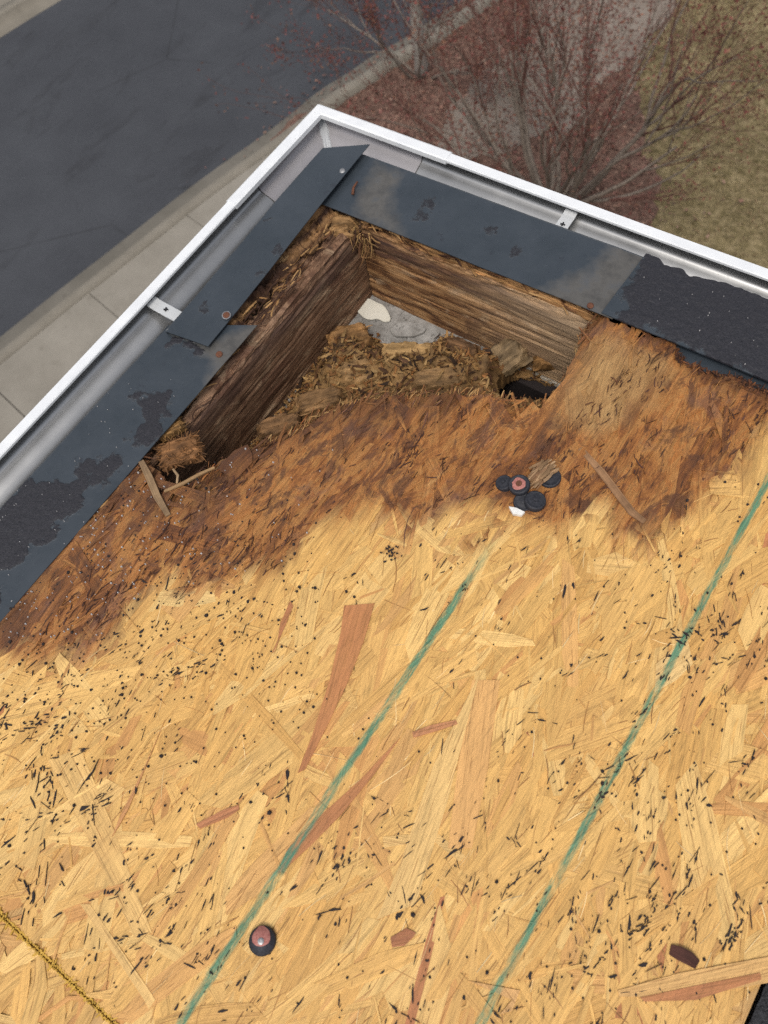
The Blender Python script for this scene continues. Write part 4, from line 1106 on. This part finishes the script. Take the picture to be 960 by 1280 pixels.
def zst(c, R): return 0.0004 + R.uniform(-0.0016, 0.0006) - 0.005 * float(sstep(0.030, -0.004, -F_HOLE(c[None])[0]))
b = fibre_batch('f', 450, 201, pos_stain, (0.017, 0.005, 0.05), (0.0004, 0.0015), 0.30, zst, BROWN, M_FIB, 0.020, accept=acc_hole)
o = child(b.build('rotten_fibres', M_FIB), panel); o['kind'] = 'stuff'; o['label'] = 'brown loosened fibres over the rotted part of the panel'
def pos_crack(R):
    c = np.array([R.uniform(0.172, 0.80), R.uniform(-0.84, -0.180)])
    if stain_of(c[None])[0] < 0.55 or gone(c[None], -0.002)[0]: return None
    if fbm(c[0] * 26, c[1] * 14, 3, 207) < 0.50 + 0.10 * R.random(): return None
    return c
b = fibre_batch('f', 750, 207, pos_crack, (0.007, 0.002, 0.024), (0.0005, 0.0017), 0.35, lambda c, R: 0.0020 + R.uniform(-0.001, 0.0012) - 0.008 * float(sstep(0.045, -0.004, -F_HOLE(c[None])[0])) ** 1.5, [(0.05, 0.02, 0.012), (0.07, 0.03, 0.022), (0.10, 0.04, 0.018)], M_FIB, 0.02, accept=acc_hole)
o = child(b.build('crack_slivers', M_FIB), panel); o['kind'] = 'stuff'  # dark slivers laid on the rot to imitate shaded cracks
# frayed broken edge round the hole
HB = HOLE[4:22]
seg = np.linalg.norm(np.diff(HB, axis=0), axis=1); cs = np.r_[0, np.cumsum(seg)]
def pos_edge(R):
    t = R.uniform(0, cs[-1]); p = np.array([np.interp(t, cs, HB[:, 0]), np.interp(t, cs, HB[:, 1])])
    return p + R.normal(0, 0.004, 2)
def zed(c, R): return -0.0085 + R.uniform(-0.004, 0.0025)
b = fibre_batch('f', 620, 202, pos_edge, (0.010, 0.003, 0.026), (0.0004, 0.0015), 0.40, zed, [(0.38, 0.20, 0.075), (0.32, 0.15, 0.05), (0.42, 0.25, 0.10), (0.25, 0.10, 0.035), (0.14, 0.055, 0.025)], M_FIB, 0.10)
o = child(b.build('frayed_edge', M_FIB), panel); o['kind'] = 'stuff'; o['label'] = 'pale frayed splinters along the broken edge of the hole'
# rot edge along the metal notch at right
NB = NOTCH[:10]; sg = np.linalg.norm(np.diff(NB, axis=0), axis=1); cn = np.r_[0, np.cumsum(sg)]
def pos_notch(R):
    t = R.uniform(0, cn[-1]); return np.array([np.interp(t, cn, NB[:, 0]), np.interp(t, cn, NB[:, 1])]) + R.normal(0, 0.003, 2)
b = fibre_batch('f', 420, 203, pos_notch, (0.006, 0.003, 0.014), (0.0005, 0.0020), 0.7, lambda c, R: -0.001 + R.uniform(-0.003, 0.002), [(0.08, 0.03, 0.014), (0.045, 0.02, 0.012), (0.16, 0.06, 0.022)], M_FIB, 0.12)
o = child(b.build('frayed_edge', M_FIB), panel); o['kind'] = 'stuff'

rem = MB()
def remnant(along0, along1, side):
    a = np.arange(along0, along1, 0.0022); t = np.linspace(0, 1, 16)
    A_, T_ = np.meshgrid(a, t, indexing='ij')
    wid = (0.042 if side == 'L' else 0.036) + (0.030 if side == 'L' else 0.012) * (fbm(A_ * 45, A_ * 0 + 3, 4, 7) - 0.5) + 0.016 * (fbm(A_ * 240, A_ * 0 + T_ * 3, 3, 9) - 0.5)
    U = 0.108 + wid * T_
    Zr = -0.0015 - 0.0095 * sstep(0.30, 0.9, T_ + 1.1 * (fbm(A_ * 50, T_ * 5, 5, 13) - 0.5)) + 0.006 * (fbm(A_ * 40, U * 420, 5, 15) - 0.5)
    Vt = np.stack([U, -A_, Zr], -1) if side == 'L' else np.stack([A_, -U, Zr], -1)
    n, m = A_.shape; Vb = Vt.copy(); Vb[..., 2] = -0.0135
    V = np.vstack([Vt.reshape(-1, 3), Vb[:, -1].reshape(-1, 3)]); idx = np.arange(n * m).reshape(n, m)
    F = np.c_[idx[:-1, :-1].ravel(), idx[:-1, 1:].ravel(), idx[1:, 1:].ravel(), idx[1:, :-1].ravel()].tolist()
    F += [[int(idx[i, -1]), n * m + i, n * m + i + 1, int(idx[i + 1, -1])] for i in range(n - 1)]
    if side == 'R': pass
    else: pass
    c = fbm(V[:, 0] * (20 if side == 'R' else 160), V[:, 1] * (160 if side == 'R' else 20), 4, 19)[:, None]
    c = sstep(0.34, 0.74, c); tone = np.array([0.035, 0.015, 0.008]) * (1 - c) + np.array([0.27, 0.145, 0.060]) * c
    g = np.c_[V[:, 0], V[:, 1], V[:, 2]] if side == 'R' else np.c_[V[:, 1], V[:, 0], V[:, 2]]
    rem.add(V, F, tone=tone, gv=g)
remnant(0.155, 0.66, 'L'); remnant(0.13, 0.53, 'R')
RR = np.random.default_rng(88)
for k in range(240):
    sd_ = 'L' if k < 150 else 'R'; a_ = RR.uniform(0.16, 0.62) if sd_ == 'L' else RR.uniform(0.19, 0.52); u_ = RR.uniform(0.140, 0.168) if sd_ == 'L' else RR.uniform(0.146, 0.158)
    c_ = (u_, -a_) if sd_ == 'L' else (a_, -u_)
    V, F, gv = strand_geo(c_, (math.pi / 2 if sd_ == 'L' else 0) + RR.normal(0, 0.3), RR.uniform(0.006, 0.03), RR.uniform(0.0006, 0.003), RR.uniform(-0.012, -0.003), RR, 4, 0.0006, RR.normal(0, 0.06), RR.normal(0, 0.4), RR.normal(0, 0.3), 0.15, 0.35)
    rem.add(V, F, tone=np.tile(np.array([(0.30, 0.16, 0.06), (0.12, 0.05, 0.02), (0.05, 0.022, 0.012), (0.38, 0.22, 0.09)][RR.integers(4)]), (len(V), 1)), gv=gv)
o = child(rem.build('torn_edge', M_FIB), panel); o['label'] = 'torn brown strip of the panel left under the metal edging'
# ------------------------------------------------------------------ rotten debris in the open corner
def mound_raw(x, y):
    n = fbm(x * 28, y * 28, 4, 91); n2 = fbm(x * 110, y * 110, 3, 92)
    p = np.c_[np.ravel(x), np.ravel(y)]
    cc = psd(p, MOUND).reshape(np.shape(x))
    pit = -psd(p, PIT).reshape(np.shape(x))
    z = -0.150 + sstep(-0.004, 0.06, cc) * (0.030 + 0.050 * n) + 0.010 * (n2 - 0.5) * sstep(0, 0.02, cc)
    return z - 0.03 * sstep(0.02, 0.0, pit)
MOUND = atl([(300, 560), (360, 500), (388, 452), (408, 424), (432, 412), (450, 412), (470, 418), (490, 438), (520, 432), (548, 420), (562, 416), (590, 432), (640, 440), (700, 460), (740, 470), (760, 560), (660, 620), (500, 640), (330, 640)], -0.14)
DOM2 = (0.16, 0.64, -0.64, -0.14)
F_MOUND = Field(lambda Q: mound_raw(Q[:, 0], Q[:, 1]), *DOM2)
F_MSD = Field(lambda Q: psd(Q, MOUND), *DOM2); F_PIT = Field(lambda Q: psd(Q, PIT), *DOM2)
mx = np.arange(0.178, 0.60, 0.0028); my = np.arange(-0.62, -0.158, 0.0028)
X, Y = np.meshgrid(mx, my, indexing='ij'); Z = mound_raw(X, Y)
cm = np.c_[((X[:-1, :-1] + X[1:, 1:]) / 2).ravel(), ((Y[:-1, :-1] + Y[1:, 1:]) / 2).ravel()]
keep = ((psd(cm, MOUND) + 0.012 * (fbm(cm[:, 0] * 70, cm[:, 1] * 70, 3, 4) - 0.5) > 0) & (psd(cm, PIT) < 0)).reshape(X.shape[0] - 1, -1)
V, F, _ = heightgrid(mx, my, Z, keep, -0.156)
cn_ = fbm(V[:, 0] * 45, V[:, 1] * 45, 4, 95)[:, None]
tone = np.array([0.06, 0.032, 0.015]) * (1 - cn_) + np.array([0.33, 0.19, 0.072]) * cn_
deb = MB(); deb.add(V, F, tone=tone, gv=np.c_[V[:, 0], V[:, 1] * 0.2, V[:, 2]])
deb_o = tag(deb.build('rotten_debris', M_FIB), 'heap of crumbled rotten wood filling the open roof corner', 'wood debris', kind='stuff')
DEBC = [(0.74 * c_[0], 0.68 * c_[1], 0.62 * c_[2]) for c_ in [(0.30, 0.175, 0.065), (0.38, 0.23, 0.09), (0.22, 0.11, 0.04), (0.10, 0.050, 0.024), (0.05, 0.027, 0.014), (0.44, 0.29, 0.125), (0.32, 0.15, 0.05), (0.27, 0.16, 0.06)]]
def pos_mound(R):
    c = np.array([R.uniform(0.18, 0.58), R.uniform(-0.55, -0.16)])
    if F_MSD(c[None])[0] < -0.004 or F_PIT(c[None])[0] > -0.004: return None
    return c
def zm(c, R): return float(F_MOUND(c[None, :2])[0]) + R.uniform(-0.002, 0.007)
b = fibre_batch('f', 4200, 204, pos_mound, (0.0085, 0.003, 0.026), (0.0010, 0.0055), 2.0, zm, DEBC, M_FIB, 0.32, bend=0.6)
o = tag(b.build('wood_crumbs', M_FIB), 'loose brown chips and shreds scattered over the rotten wood heap', 'wood debris', kind='stuff')

def chunk(name, px, py, z, size, ang, col, label, seed, tilt=(0.1, 0.1), lay=0.35, shreds=14, fan=0.25):
    """rough splintered block: layered grid box eroded with noise"""
    R = np.random.default_rng(seed); nx, ny = 26, 14
    xs = np.linspace(-0.5, 0.5, nx); ys = np.linspace(-0.5, 0.5, ny); X, Y = np.meshgrid(xs, ys, indexing='ij')
    r = (np.abs(X * 2) ** 3 + np.abs(Y * 2) ** 3)
    edge = 1 - sstep(0.55, 1.15, r + 0.7 * (fbm(X * 6 + seed, Y * 9, 3, seed) - 0.5))
    Zt = size[2] * (edge * (0.6 + lay * fbm(X * 3, Y * 14 + seed, 4, seed + 1)) + 0.15 * (fbm(X * 12, Y * 30, 3, seed + 2) - 0.5))
    jx = 0.05 * (fbm(Y * 14 + seed, X * 2, 3, seed + 3) - 0.5) * np.abs(X) * 2
    P = np.stack([(X + jx * 2.2) * size[0], Y * size[1] * (1 + 0.25 * (fbm(X * 5, X * 0 + seed, 3, seed + 4) - 0.5)), Zt], -1).reshape(-1, 3)
    Pb = P.copy(); Pb[:, 2] = -0.15 * size[2]
    M = np.array(Matrix.Rotation(ang, 3, 'Z') @ Matrix.Rotation(tilt[0], 3, 'X') @ Matrix.Rotation(tilt[1], 3, 'Y'))
    o3 = at(px, py, z)
    V = np.vstack([P, Pb]) @ M.T + o3; N = nx * ny; idx = np.arange(N).reshape(nx, ny); F = []
    for i in range(nx - 1):
        for j in range(ny - 1): F.append((idx[i, j], idx[i + 1, j], idx[i + 1, j + 1], idx[i, j + 1]))
    ring = list(idx[:, 0]) + list(idx[-1, 1:]) + list(idx[::-1, -1][1:]) + list(idx[0, ::-1][1:-1])
    for i in range(len(ring)):
        p, q = ring[i], ring[(i + 1) % len(ring)]; F.append((p, p + N, q + N, q))
    ct = fbm(P[:, 0] / size[0] * 4, P[:, 1] / size[1] * 9, 4, seed + 7)[:, None]
    tone = np.array(col) * (0.15 + 1.75 * ct)
    b = MB(); b.add(V, F, tone=np.vstack([tone, tone * 0.6]), gv=np.vstack([P, P]) + R.random(3) * 9)
    for k in range(shreds):
        t = R.uniform(-0.45, 0.45); w = R.uniform(-0.45, 0.45)
        c = M @ np.array([t * size[0], w * size[1], size[2] * 0.55]) + o3
        V2, F2, g2 = strand_geo(c[:2], ang + R.normal(0, fan), min(R.uniform(0.15, 0.6) * size[0], 0.026), R.uniform(0.0006, 0.0022), c[2] + R.uniform(0, 0.003), R, 4, 0.0006, R.normal(0, 0.12), R.normal(0, 0.3), R.normal(0, 0.3), 0.15, 0.3)
        cc = np.array(col) * R.uniform(0.4, 1.5)
        b.add(V2, F2, tone=np.tile(cc, (len(V2), 1)), gv=g2)
    ob = b.build(name, M_FIB)
    return tag(ob, label, 'wood chunk', 'lumps of rotten wood in the open corner')
chunk('wood_chunk', 628, 450, -0.126, (0.066, 0.046, 0.014), 1.1, (0.20, 0.135, 0.07), 'grey brown broken board end leaning beside the dark pit', 1, (0.25, -0.35))
chunk('wood_chunk', 512, 452, -0.112, (0.080, 0.055, 0.020), 0.5, (0.33, 0.20, 0.08), 'pale tan rotten lump below the crumbling plaster', 2, (0.15, 0.05))
chunk('wood_chunk', 438, 428, -0.116, (0.058, 0.046, 0.022), 0.9, (0.22, 0.115, 0.042), 'orange brown rotten lump against the dark fascia foot', 3)
chunk('wood_chunk', 452, 470, -0.105, (0.060, 0.040, 0.018), 0.8, (0.25, 0.145, 0.06), 'stringy rotten lump in the middle of the heap', 4, (0.1, 0.2))
chunk('wood_chunk', 400, 505, -0.095, (0.062, 0.036, 0.018), 0.9, (0.20, 0.11, 0.045), 'brown rotten lump under the broken board edge', 5)
chunk('wood_chunk', 575, 440, -0.128, (0.050, 0.034, 0.014), 0.2, (0.13, 0.068, 0.03), 'dark crumbled lump along the warm fascia foot', 6)
chunk('wood_chunk', 684, 451, -0.132, (0.040, 0.028, 0.014), 0.6, (0.22, 0.115, 0.04), 'rusty orange lump between the pit and the fascia', 7, (0.2, 0.2))
chunk('wood_chunk', 545, 478, -0.092, (0.070, 0.032, 0.016), 0.6, (0.20, 0.115, 0.048), 'flat brown lump tucked under the middle of the broken edge', 8)
chunk('wood_chunk', 350, 535, -0.085, (0.058, 0.030, 0.016), 0.9, (0.16, 0.085, 0.036), 'small dark lump wedged where the panel meets the dark fascia', 9)
# crumbling mass over the top of the street-side fascia, at the end of the hole
chunk('wood_chunk', 226, 566, -0.014, (0.050, 0.034, 0.007), 0.9, (0.17, 0.080, 0.030), 'shredded strand board tuft on top of the dark fascia', 10, (0.2, 0.1), 0.9, 190, 0.9)
chunk('wood_chunk', 214, 538, -0.012, (0.034, 0.020, 0.009), 1.2, (0.24, 0.13, 0.045), 'small yellow tuft of fibres under the street side edging', 11, (0.1, 0.1), 0.6, 80, 0.9)
chunk('wood_chunk', 345, 335, -0.016, (0.110, 0.020, 0.010), 1.45, (0.28, 0.17, 0.08), 'long splintered strip along the top of the dark fascia', 12, (0.1, 0.0), 0.6, 24)
chunk('wood_chunk', 620, 346, -0.016, (0.30, 0.012, 0.008), 0.0, (0.36, 0.19, 0.075), 'thin splintered strip along the top of the warm fascia', 13, (0.3, 0.0), 0.6, 4)
# hanging rotten corner block
b = MB(); R = np.random.default_rng(61)
for k in range(56):
    t = R.random(); p0 = np.array([XL - 0.010 + 0.034 * t , YR - 0.001 - 0.016 * R.random(), -0.012 - 0.01 * R.random()])
    ln = R.uniform(0.010, 0.026 + 0.030 * t)
    pts = [p0]; d = np.array([R.normal(0.10, 0.2), R.normal(-0.12, 0.2), -1.0])
    for i in range(4):
        d = d + R.normal(0, 0.28, 3) * np.array([1, 1, 0.3]); pts.append(pts[-1] + d / np.linalg.norm(d) * ln / 4)
    col = np.array([(0.20, 0.10, 0.04), (0.30, 0.17, 0.07), (0.10, 0.045, 0.02), (0.38, 0.23, 0.09), (0.055, 0.025, 0.013)][R.integers(5)])
    r0 = R.uniform(0.0005, 0.0014)
    b.tube(pts, [r0, r0 * 1.1, r0 * 0.9, r0 * 0.6, r0 * 0.2], 5, tone=np.tile(col, (25, 1)), gv=np.tile([0, 0, k * 0.1], (25, 1)) + np.c_[np.repeat(np.arange(5) * 0.02, 5), np.tile(np.arange(5) * 0.002, 5), np.zeros(25)])
tag(b.build('rotten_corner_block', M_FIB), 'ragged rotten wood hanging where the two fascia boards meet', 'wood chunk')
chunk('wood_chunk', 436, 296, -0.040, (0.070, 0.036, 0.022), 0.35, (0.30, 0.17, 0.07), 'wedge of curled rotten wood hanging from the metal at the fascia corner', 17, (0.2, 1.15), 0.9, 20)
# loose splinters
def splinter(pts_px, z, w, col, label, seed):
    A = np.array([at(p[0], p[1], zz) for p, zz in zip(pts_px, z)]); n = len(A); b = MB()
    T = np.gradient(A, axis=0); T /= np.linalg.norm(T, axis=1)[:, None]; N = np.c_[-T[:, 1], T[:, 0], np.zeros(n)]
    ww = np.array([w * (0.55 + 0.45 * math.sin(0.4 + 2.4 * i / (n - 1))) for i in range(n)])[:, None]
    V = np.vstack([A + N * ww / 2, A - N * ww / 2, A + N * ww / 2 - [0, 0, 0.0018], A - N * ww / 2 - [0, 0, 0.0018]]); F = []
    for i in range(n - 1): F += [(i + n, i + n + 1, i + 1, i), (i, i + 1, i + 1 + 2 * n, i + 2 * n), (i + n + 1, i + n, i + 3 * n, i + 3 * n + 1), (i + 2 * n, i + 1 + 2 * n, i + 1 + 3 * n, i + 3 * n)]
    F += [(n, 0, 2 * n, 3 * n), (n - 1, 2 * n - 1, 4 * n - 1, 3 * n - 1)]
    s = np.arange(n) * 0.01
    b.add(V, F, tone=np.tile(col, (4 * n, 1)), gv=np.tile(np.c_[s, np.zeros(n), np.full(n, seed)], (4, 1)) + np.repeat(np.c_[np.zeros(4), [w / 2, -w / 2, w / 2, -w / 2], np.zeros(4)], n, 0))
    return tag(b.build('wood_splinter', M_FIB), label, 'splinter', 'loose wood splinters')
splinter([(176, 576), (186, 596), (196, 620), (210, 644)], [0.004, 0.006, 0.005, 0.003], 0.0085, (0.25, 0.16, 0.085), 'broad grey brown splinter lying by the shredded tuft', 3)
splinter([(205, 614), (228, 604), (250, 592), (268, 584)], [0.003, 0.004, 0.003, 0.001], 0.004, (0.28, 0.17, 0.08), 'thin splinter bridging the end of the hole beside the dark fascia', 4)
splinter([(216, 586), (222, 594), (221, 604)], [-0.002, 0.002, 0.002], 0.003, (0.30, 0.20, 0.11), 'short curved splinter over the small dark gap', 5)
splinter([(725, 560), (752, 590), (790, 640), (806, 652)], [0.0022, 0.0026, 0.0026, 0.0016], 0.0085, (0.27, 0.145, 0.070), 'long pinkish brown splinter beside the cluster of black caps', 6)
splinter([(838, 1187), (850, 1192), (862, 1198), (872, 1206)], [0.002, 0.004, 0.004, 0.002], 0.011, (0.07, 0.026, 0.018), 'dark brown bark chip on the clean strand board', 7)

# ------------------------------------------------------------------ asphalt flecks and granules on the board
R = np.random.default_rng(77)
def to_px(x, y, z=0.0):
    q = RI @ (np.array([x, y, z]) - CAM); return CX + FPX * q[0] / -q[2], CY - FPX * q[1] / -q[2]
def fleck(b, x, y, ang, L, W, z, R):
    n = 8; a = np.linspace(0, 2 * np.pi, n, endpoint=False); rr = R.uniform(0.35, 1.15, n)
    lx = np.cos(a) * L / 2 * rr; ly = np.sin(a) * W / 2 * rr
    P = np.c_[x + lx * math.cos(ang) - ly * math.sin(ang), y + lx * math.sin(ang) + ly * math.cos(ang)]
    V = np.vstack([np.c_[P, np.full(n, z - 0.0012)], np.c_[P, np.full(n, z)]])
    b.add(V, [tuple(range(n, 2 * n))] + [(i, (i + 1) % n, n + (i + 1) % n, n + i) for i in range(n)])
fb = MB(); nf = 0
def dens(px, py):
    d = 0.10
    if px < 400: d = max(d, 0.75 * sstep(430, 250, px))
    if px > 600: d = max(d, 0.8 * sstep(600, 760, px) * sstep(640, 740, py))
    if py > 1000 and px > 420: d = max(d, 0.55)
    if 40 < px < 220 and 930 < py < 1200: d = 1.0
    return d
order = R.permutation(len(TOP))
for i in order:
    c, ang, L, W, z, u = TOP[i]
    px, py = to_px(*c)
    if not (-40 < px < 1000 and 560 < py < 1330): continue
    if stain_of(c[None])[0] > 0.5 and R.random() < 0.7: continue
    if R.random() > dens(px, py) * 0.54: continue
    m = int(R.integers(2, 10) * (0.6 + dens(px, py)))
    if R.random() < 0.10: m *= 2
    lc = R.uniform(-0.35, 0.35) * L; wc = R.uniform(-0.3, 0.3) * W; sl = R.uniform(0.08, 0.26) * L
    for k in range(m):
        l = lc + R.normal(0, sl); w = wc + R.normal(0, 0.28) * W
        l = np.clip(l, -0.48 * L, 0.48 * L); w = np.clip(w, -0.46 * W, 0.46 * W)
        x = c[0] + l * math.cos(ang) - w * math.sin(ang); y = c[1] + l * math.sin(ang) + w * math.cos(ang)
        if not (X0 < x < X1 - 0.004 and Y0 + 0.006 < y < Y1) or gone(np.array([[x, y]]))[0]: continue
        fl = float(np.clip(R.lognormal(math.log(0.0048 if px > 420 or py > 900 else 0.0036), 0.70), 0.0010, 0.020)); fw = float(np.clip(R.lognormal(math.log(0.0012), 0.5), 0.0005, 0.0038))
        fleck(fb, x, y, ang + R.normal(0, 0.22), fl, fw, 0.0007 + R.uniform(0, 0.0004), R); nf += 1
o = tag(fb.build('asphalt_flecks', M_TARB), 'black asphalt flecks stuck along the strands of the roof board', 'asphalt residue', kind='stuff')
# round dots, dense towards the street side and the stain edge
gb = MB(); gl = MB()
def pebble(b, x, y, z, r, R):
    n = 5; a = np.linspace(0, 2 * np.pi, n, endpoint=False) + R.random() * 6; q = R.uniform(0.7, 1.2, n) * r
    V = np.vstack([np.c_[x + np.cos(a) * q, y + np.sin(a) * q, np.full(n, z - 0.001)], np.c_[x + np.cos(a) * q * 0.75, y + np.sin(a) * q * 0.75, np.full(n, z + r * 0.7)], [[x, y, z + r * 0.95]]])
    b.add(V, [(i, (i + 1) % n, n + (i + 1) % n, n + i) for i in range(n)] + [(n + i, n + (i + 1) % n, 2 * n) for i in range(n)])
for k in range(4600):
    px, py = R.uniform(-20, 980), R.uniform(560, 1290)
    w = 1.0 * sstep(460, 150, px) * sstep(1100, 760, py) + 0.06
    if abs(px - 240) < 160 and abs(py - 760) < 110: w = max(w, 0.9)
    if R.random() > w: continue
    x, y = at(px, py)[:2]
    if gone(np.array([[x, y]]))[0] or x < 0.16 or y < Y0 + 0.004 or x > X1 - 0.004: continue
    pebble(gb, x, y, 0.0006, float(np.clip(R.lognormal(math.log(0.00095), 0.4), 0.0005, 0.0024)), R)
tag(gb.build('asphalt_granules', M_TARB), 'tiny dark roofing granules sprinkled on the board below the stain', 'granules', kind='stuff')
for k in range(900):
    px, py = R.uniform(-10, 420), R.uniform(560, 800)
    x, y = at(px, py)[:2]
    if gone(np.array([[x, y]]))[0] or x < 0.165 or stain_of(np.array([[x, y]]))[0] < 0.4 or R.random() > 0.45 * sstep(420, 120, px) + 0.1: continue
    pebble(gl, x, y, 0.0018, R.uniform(0.0005, 0.0012), R)
for k in range(120):
    px, py = R.uniform(0, 220), R.uniform(470, 740); x, y = at(px, py)[:2]
    if 0.07 < x < 0.150: pebble(gl, x, y, 0.0036, R.uniform(0.0003, 0.0007), R)
for k in range(45):
    px, py = R.uniform(770, 960), R.uniform(320, 470); x, y = at(px, py)[:2]
    if -0.150 < y < -0.066 and x > 0.55: pebble(gl, x, y, 0.0078, R.uniform(0.0003, 0.0007), R)
tag(gl.build('pale_granules', M_GRAN), 'pale grit grains on the stained board and the tar patches', 'granules', kind='stuff')

# ------------------------------------------------------------------ plastic cap nails
def cap(px, py, z, r, label, face=None, tilt=(0, 0), rusty=False, glint=False, dome=0.35):
    p = at(px, py, z); root = empty('cap_nail', tuple(p), label, 'cap nail', 'cap nails in the roof board')
    b = MB(); b.lathe([(r, -0.004), (r, 0.0008), (r * 0.96, 0.0022), (r * 0.84, 0.0030), (r * 0.80, 0.0024 + r * dome * 0.2), (r * 0.55, 0.0026 + r * dome * 0.5), (r * 0.3, 0.0028 + r * dome * 0.62), (r * 0.1, 0.003 + r * dome * 0.65)], (0, 0, 0), 26, tilt=tilt)
    b.build('cap', M_CAPB, root, True)
    if face:
        RR = np.random.default_rng(int(px)); n = 22; a = np.linspace(0, 2 * np.pi, n, endpoint=False)
        rr = r * face[0] * (1 + 0.05 * np.sin(3 * a + 1) + 0.035 * RR.normal(0, 1, n))
        cx, cy = face[1] * r, face[2] * r
        V = [(cx, cy, 0)]
        for q in range(1, 7):
            V += [(cx + rr[i] * q / 6 * math.cos(a[i]), cy + rr[i] * q / 6 * math.sin(a[i]), 0) for i in range(n)]
        V = np.array(V); d = np.hypot(V[:, 0], V[:, 1]) / r
        V[:, 2] = np.interp(d, [0, 0.1, 0.3, 0.55, 0.80, 0.84, 0.96, 1.0], [0.003 + r * dome * 0.65, 0.003 + r * dome * 0.65, 0.0028 + r * dome * 0.62, 0.0026 + r * dome * 0.5, 0.0026 + r * dome * 0.2, 0.0031, 0.0023, 0.0009]) + 0.0005
        V = V @ np.array(Matrix.Rotation(tilt[0], 3, 'X') @ Matrix.Rotation(tilt[1], 3, 'Y')).T
        Fc = [(0, i + 1, (i + 1) % n + 1) for i in range(n)]
        for q in range(5):
            Fc += [(1 + q * n + i, 1 + (q + 1) * n + i, 1 + (q + 1) * n + (i + 1) % n, 1 + q * n + (i + 1) % n) for i in range(n)]
        b = MB(); b.add(V, Fc); b.build('worn_face', M_CAPR, root, True)
    b = MB(); rn = r * 0.30 if rusty else r * 0.24; zt = 0.003 + r * dome * 0.65
    b.lathe([(rn * 0.4, -0.006), (rn, zt + 0.0002), (rn * 0.95, zt + 0.0010), (rn * 0.4, zt + 0.0013)], (0, 0, 0), 12, tilt=tilt)
    b.build('nail_head', M_RUST if rusty else (M_ZINC if glint else M_CAPB), root)
    return root
cap(328, 1176, 0.0030, 0.0118, 'black dome cap with a faded red top and shiny nail beside the green line', (0.66, -0.18, 0.22), (-0.05, 0.05), glint=True, dome=0.5)
cap(649, 606, 0.0100, 0.0114, 'black ringed cap with faded pink centre and rusty nail, on top of the cluster', (0.62, 0.0, -0.02), (0.15, -0.08), rusty=True, dome=0.10)
cap(669, 626, 0.0060, 0.0114, 'flat round black cap at the lower side of the cluster', None, (-0.10, 0.10), dome=0.06)
cap(687, 597, 0.0030, 0.0122, 'black cap half buried under stained wood fibres in the cluster', None, (0.05, 0.0), dome=0.05)
cap(630, 604, 0.0035, 0.0092, 'small plain black cap tucked beside the pink centred cap', None, (0.1, -0.25), dome=0.15)
cap(654, 628, 0.0015, 0.0105, 'black cap mostly hidden beneath the flat cap', None, (0.2, 0.1), dome=0.08)
b = MB(); ch = atl([(636, 634), (646, 636), (656, 641), (652, 645), (641, 643)], 0.003); b.prism(ch, 0.0008, 0.0052)
tag(b.build('plastic_chip', M_CHIPW), 'white broken chip under the cluster of black caps', 'chip')
R = np.random.default_rng(41); b = MB(); c0 = at(677, 594, 0.008)
for k in range(60):
    V, F, gv = strand_geo(c0[:2] + R.normal(0, 0.004, 2), math.pi / 2 - 0.2 + R.normal(0, 0.2), R.uniform(0.012, 0.032), R.uniform(0.0012, 0.004), 0.008 + R.uniform(-0.002, 0.004), R, 4, 0.0008, R.normal(0, 0.12), R.normal(0, 0.4), R.normal(0, 0.2), 0.2, 0.3)
    b.add(V, F, tone=np.tile(np.array([(0.30, 0.18, 0.09), (0.22, 0.12, 0.06), (0.38, 0.24, 0.13)][R.integers(3)]) * R.uniform(0.6, 1.2), (len(V), 1)), gv=gv)
tag(b.build('fibre_tuft', M_FIB), 'torn tuft of wood fibre lying over the half buried cap', 'wood chunk')
# burnt looking tar smears
for (px, py, L, a, lab) in ((490, 692, 0.013, 0.3, 'small crusty black tar blob below the stain'), (580, 736, 0.007, 0.5, 'tiny black tar dot on the worn green line')):
    b = MB()
    for k in range(26 if L > 0.01 else 9):
        p = at(px, py)[:2] + R.normal(0, L * 0.32, 2); fleck(b, p[0], p[1], R.uniform(0, 3), R.uniform(0.3, 0.7) * L * 0.6, R.uniform(0.15, 0.4) * L * 0.6, 0.0012 + R.uniform(0, 0.0015), R)
    tag(b.build('tar_blob', M_TARB), lab, 'tar')
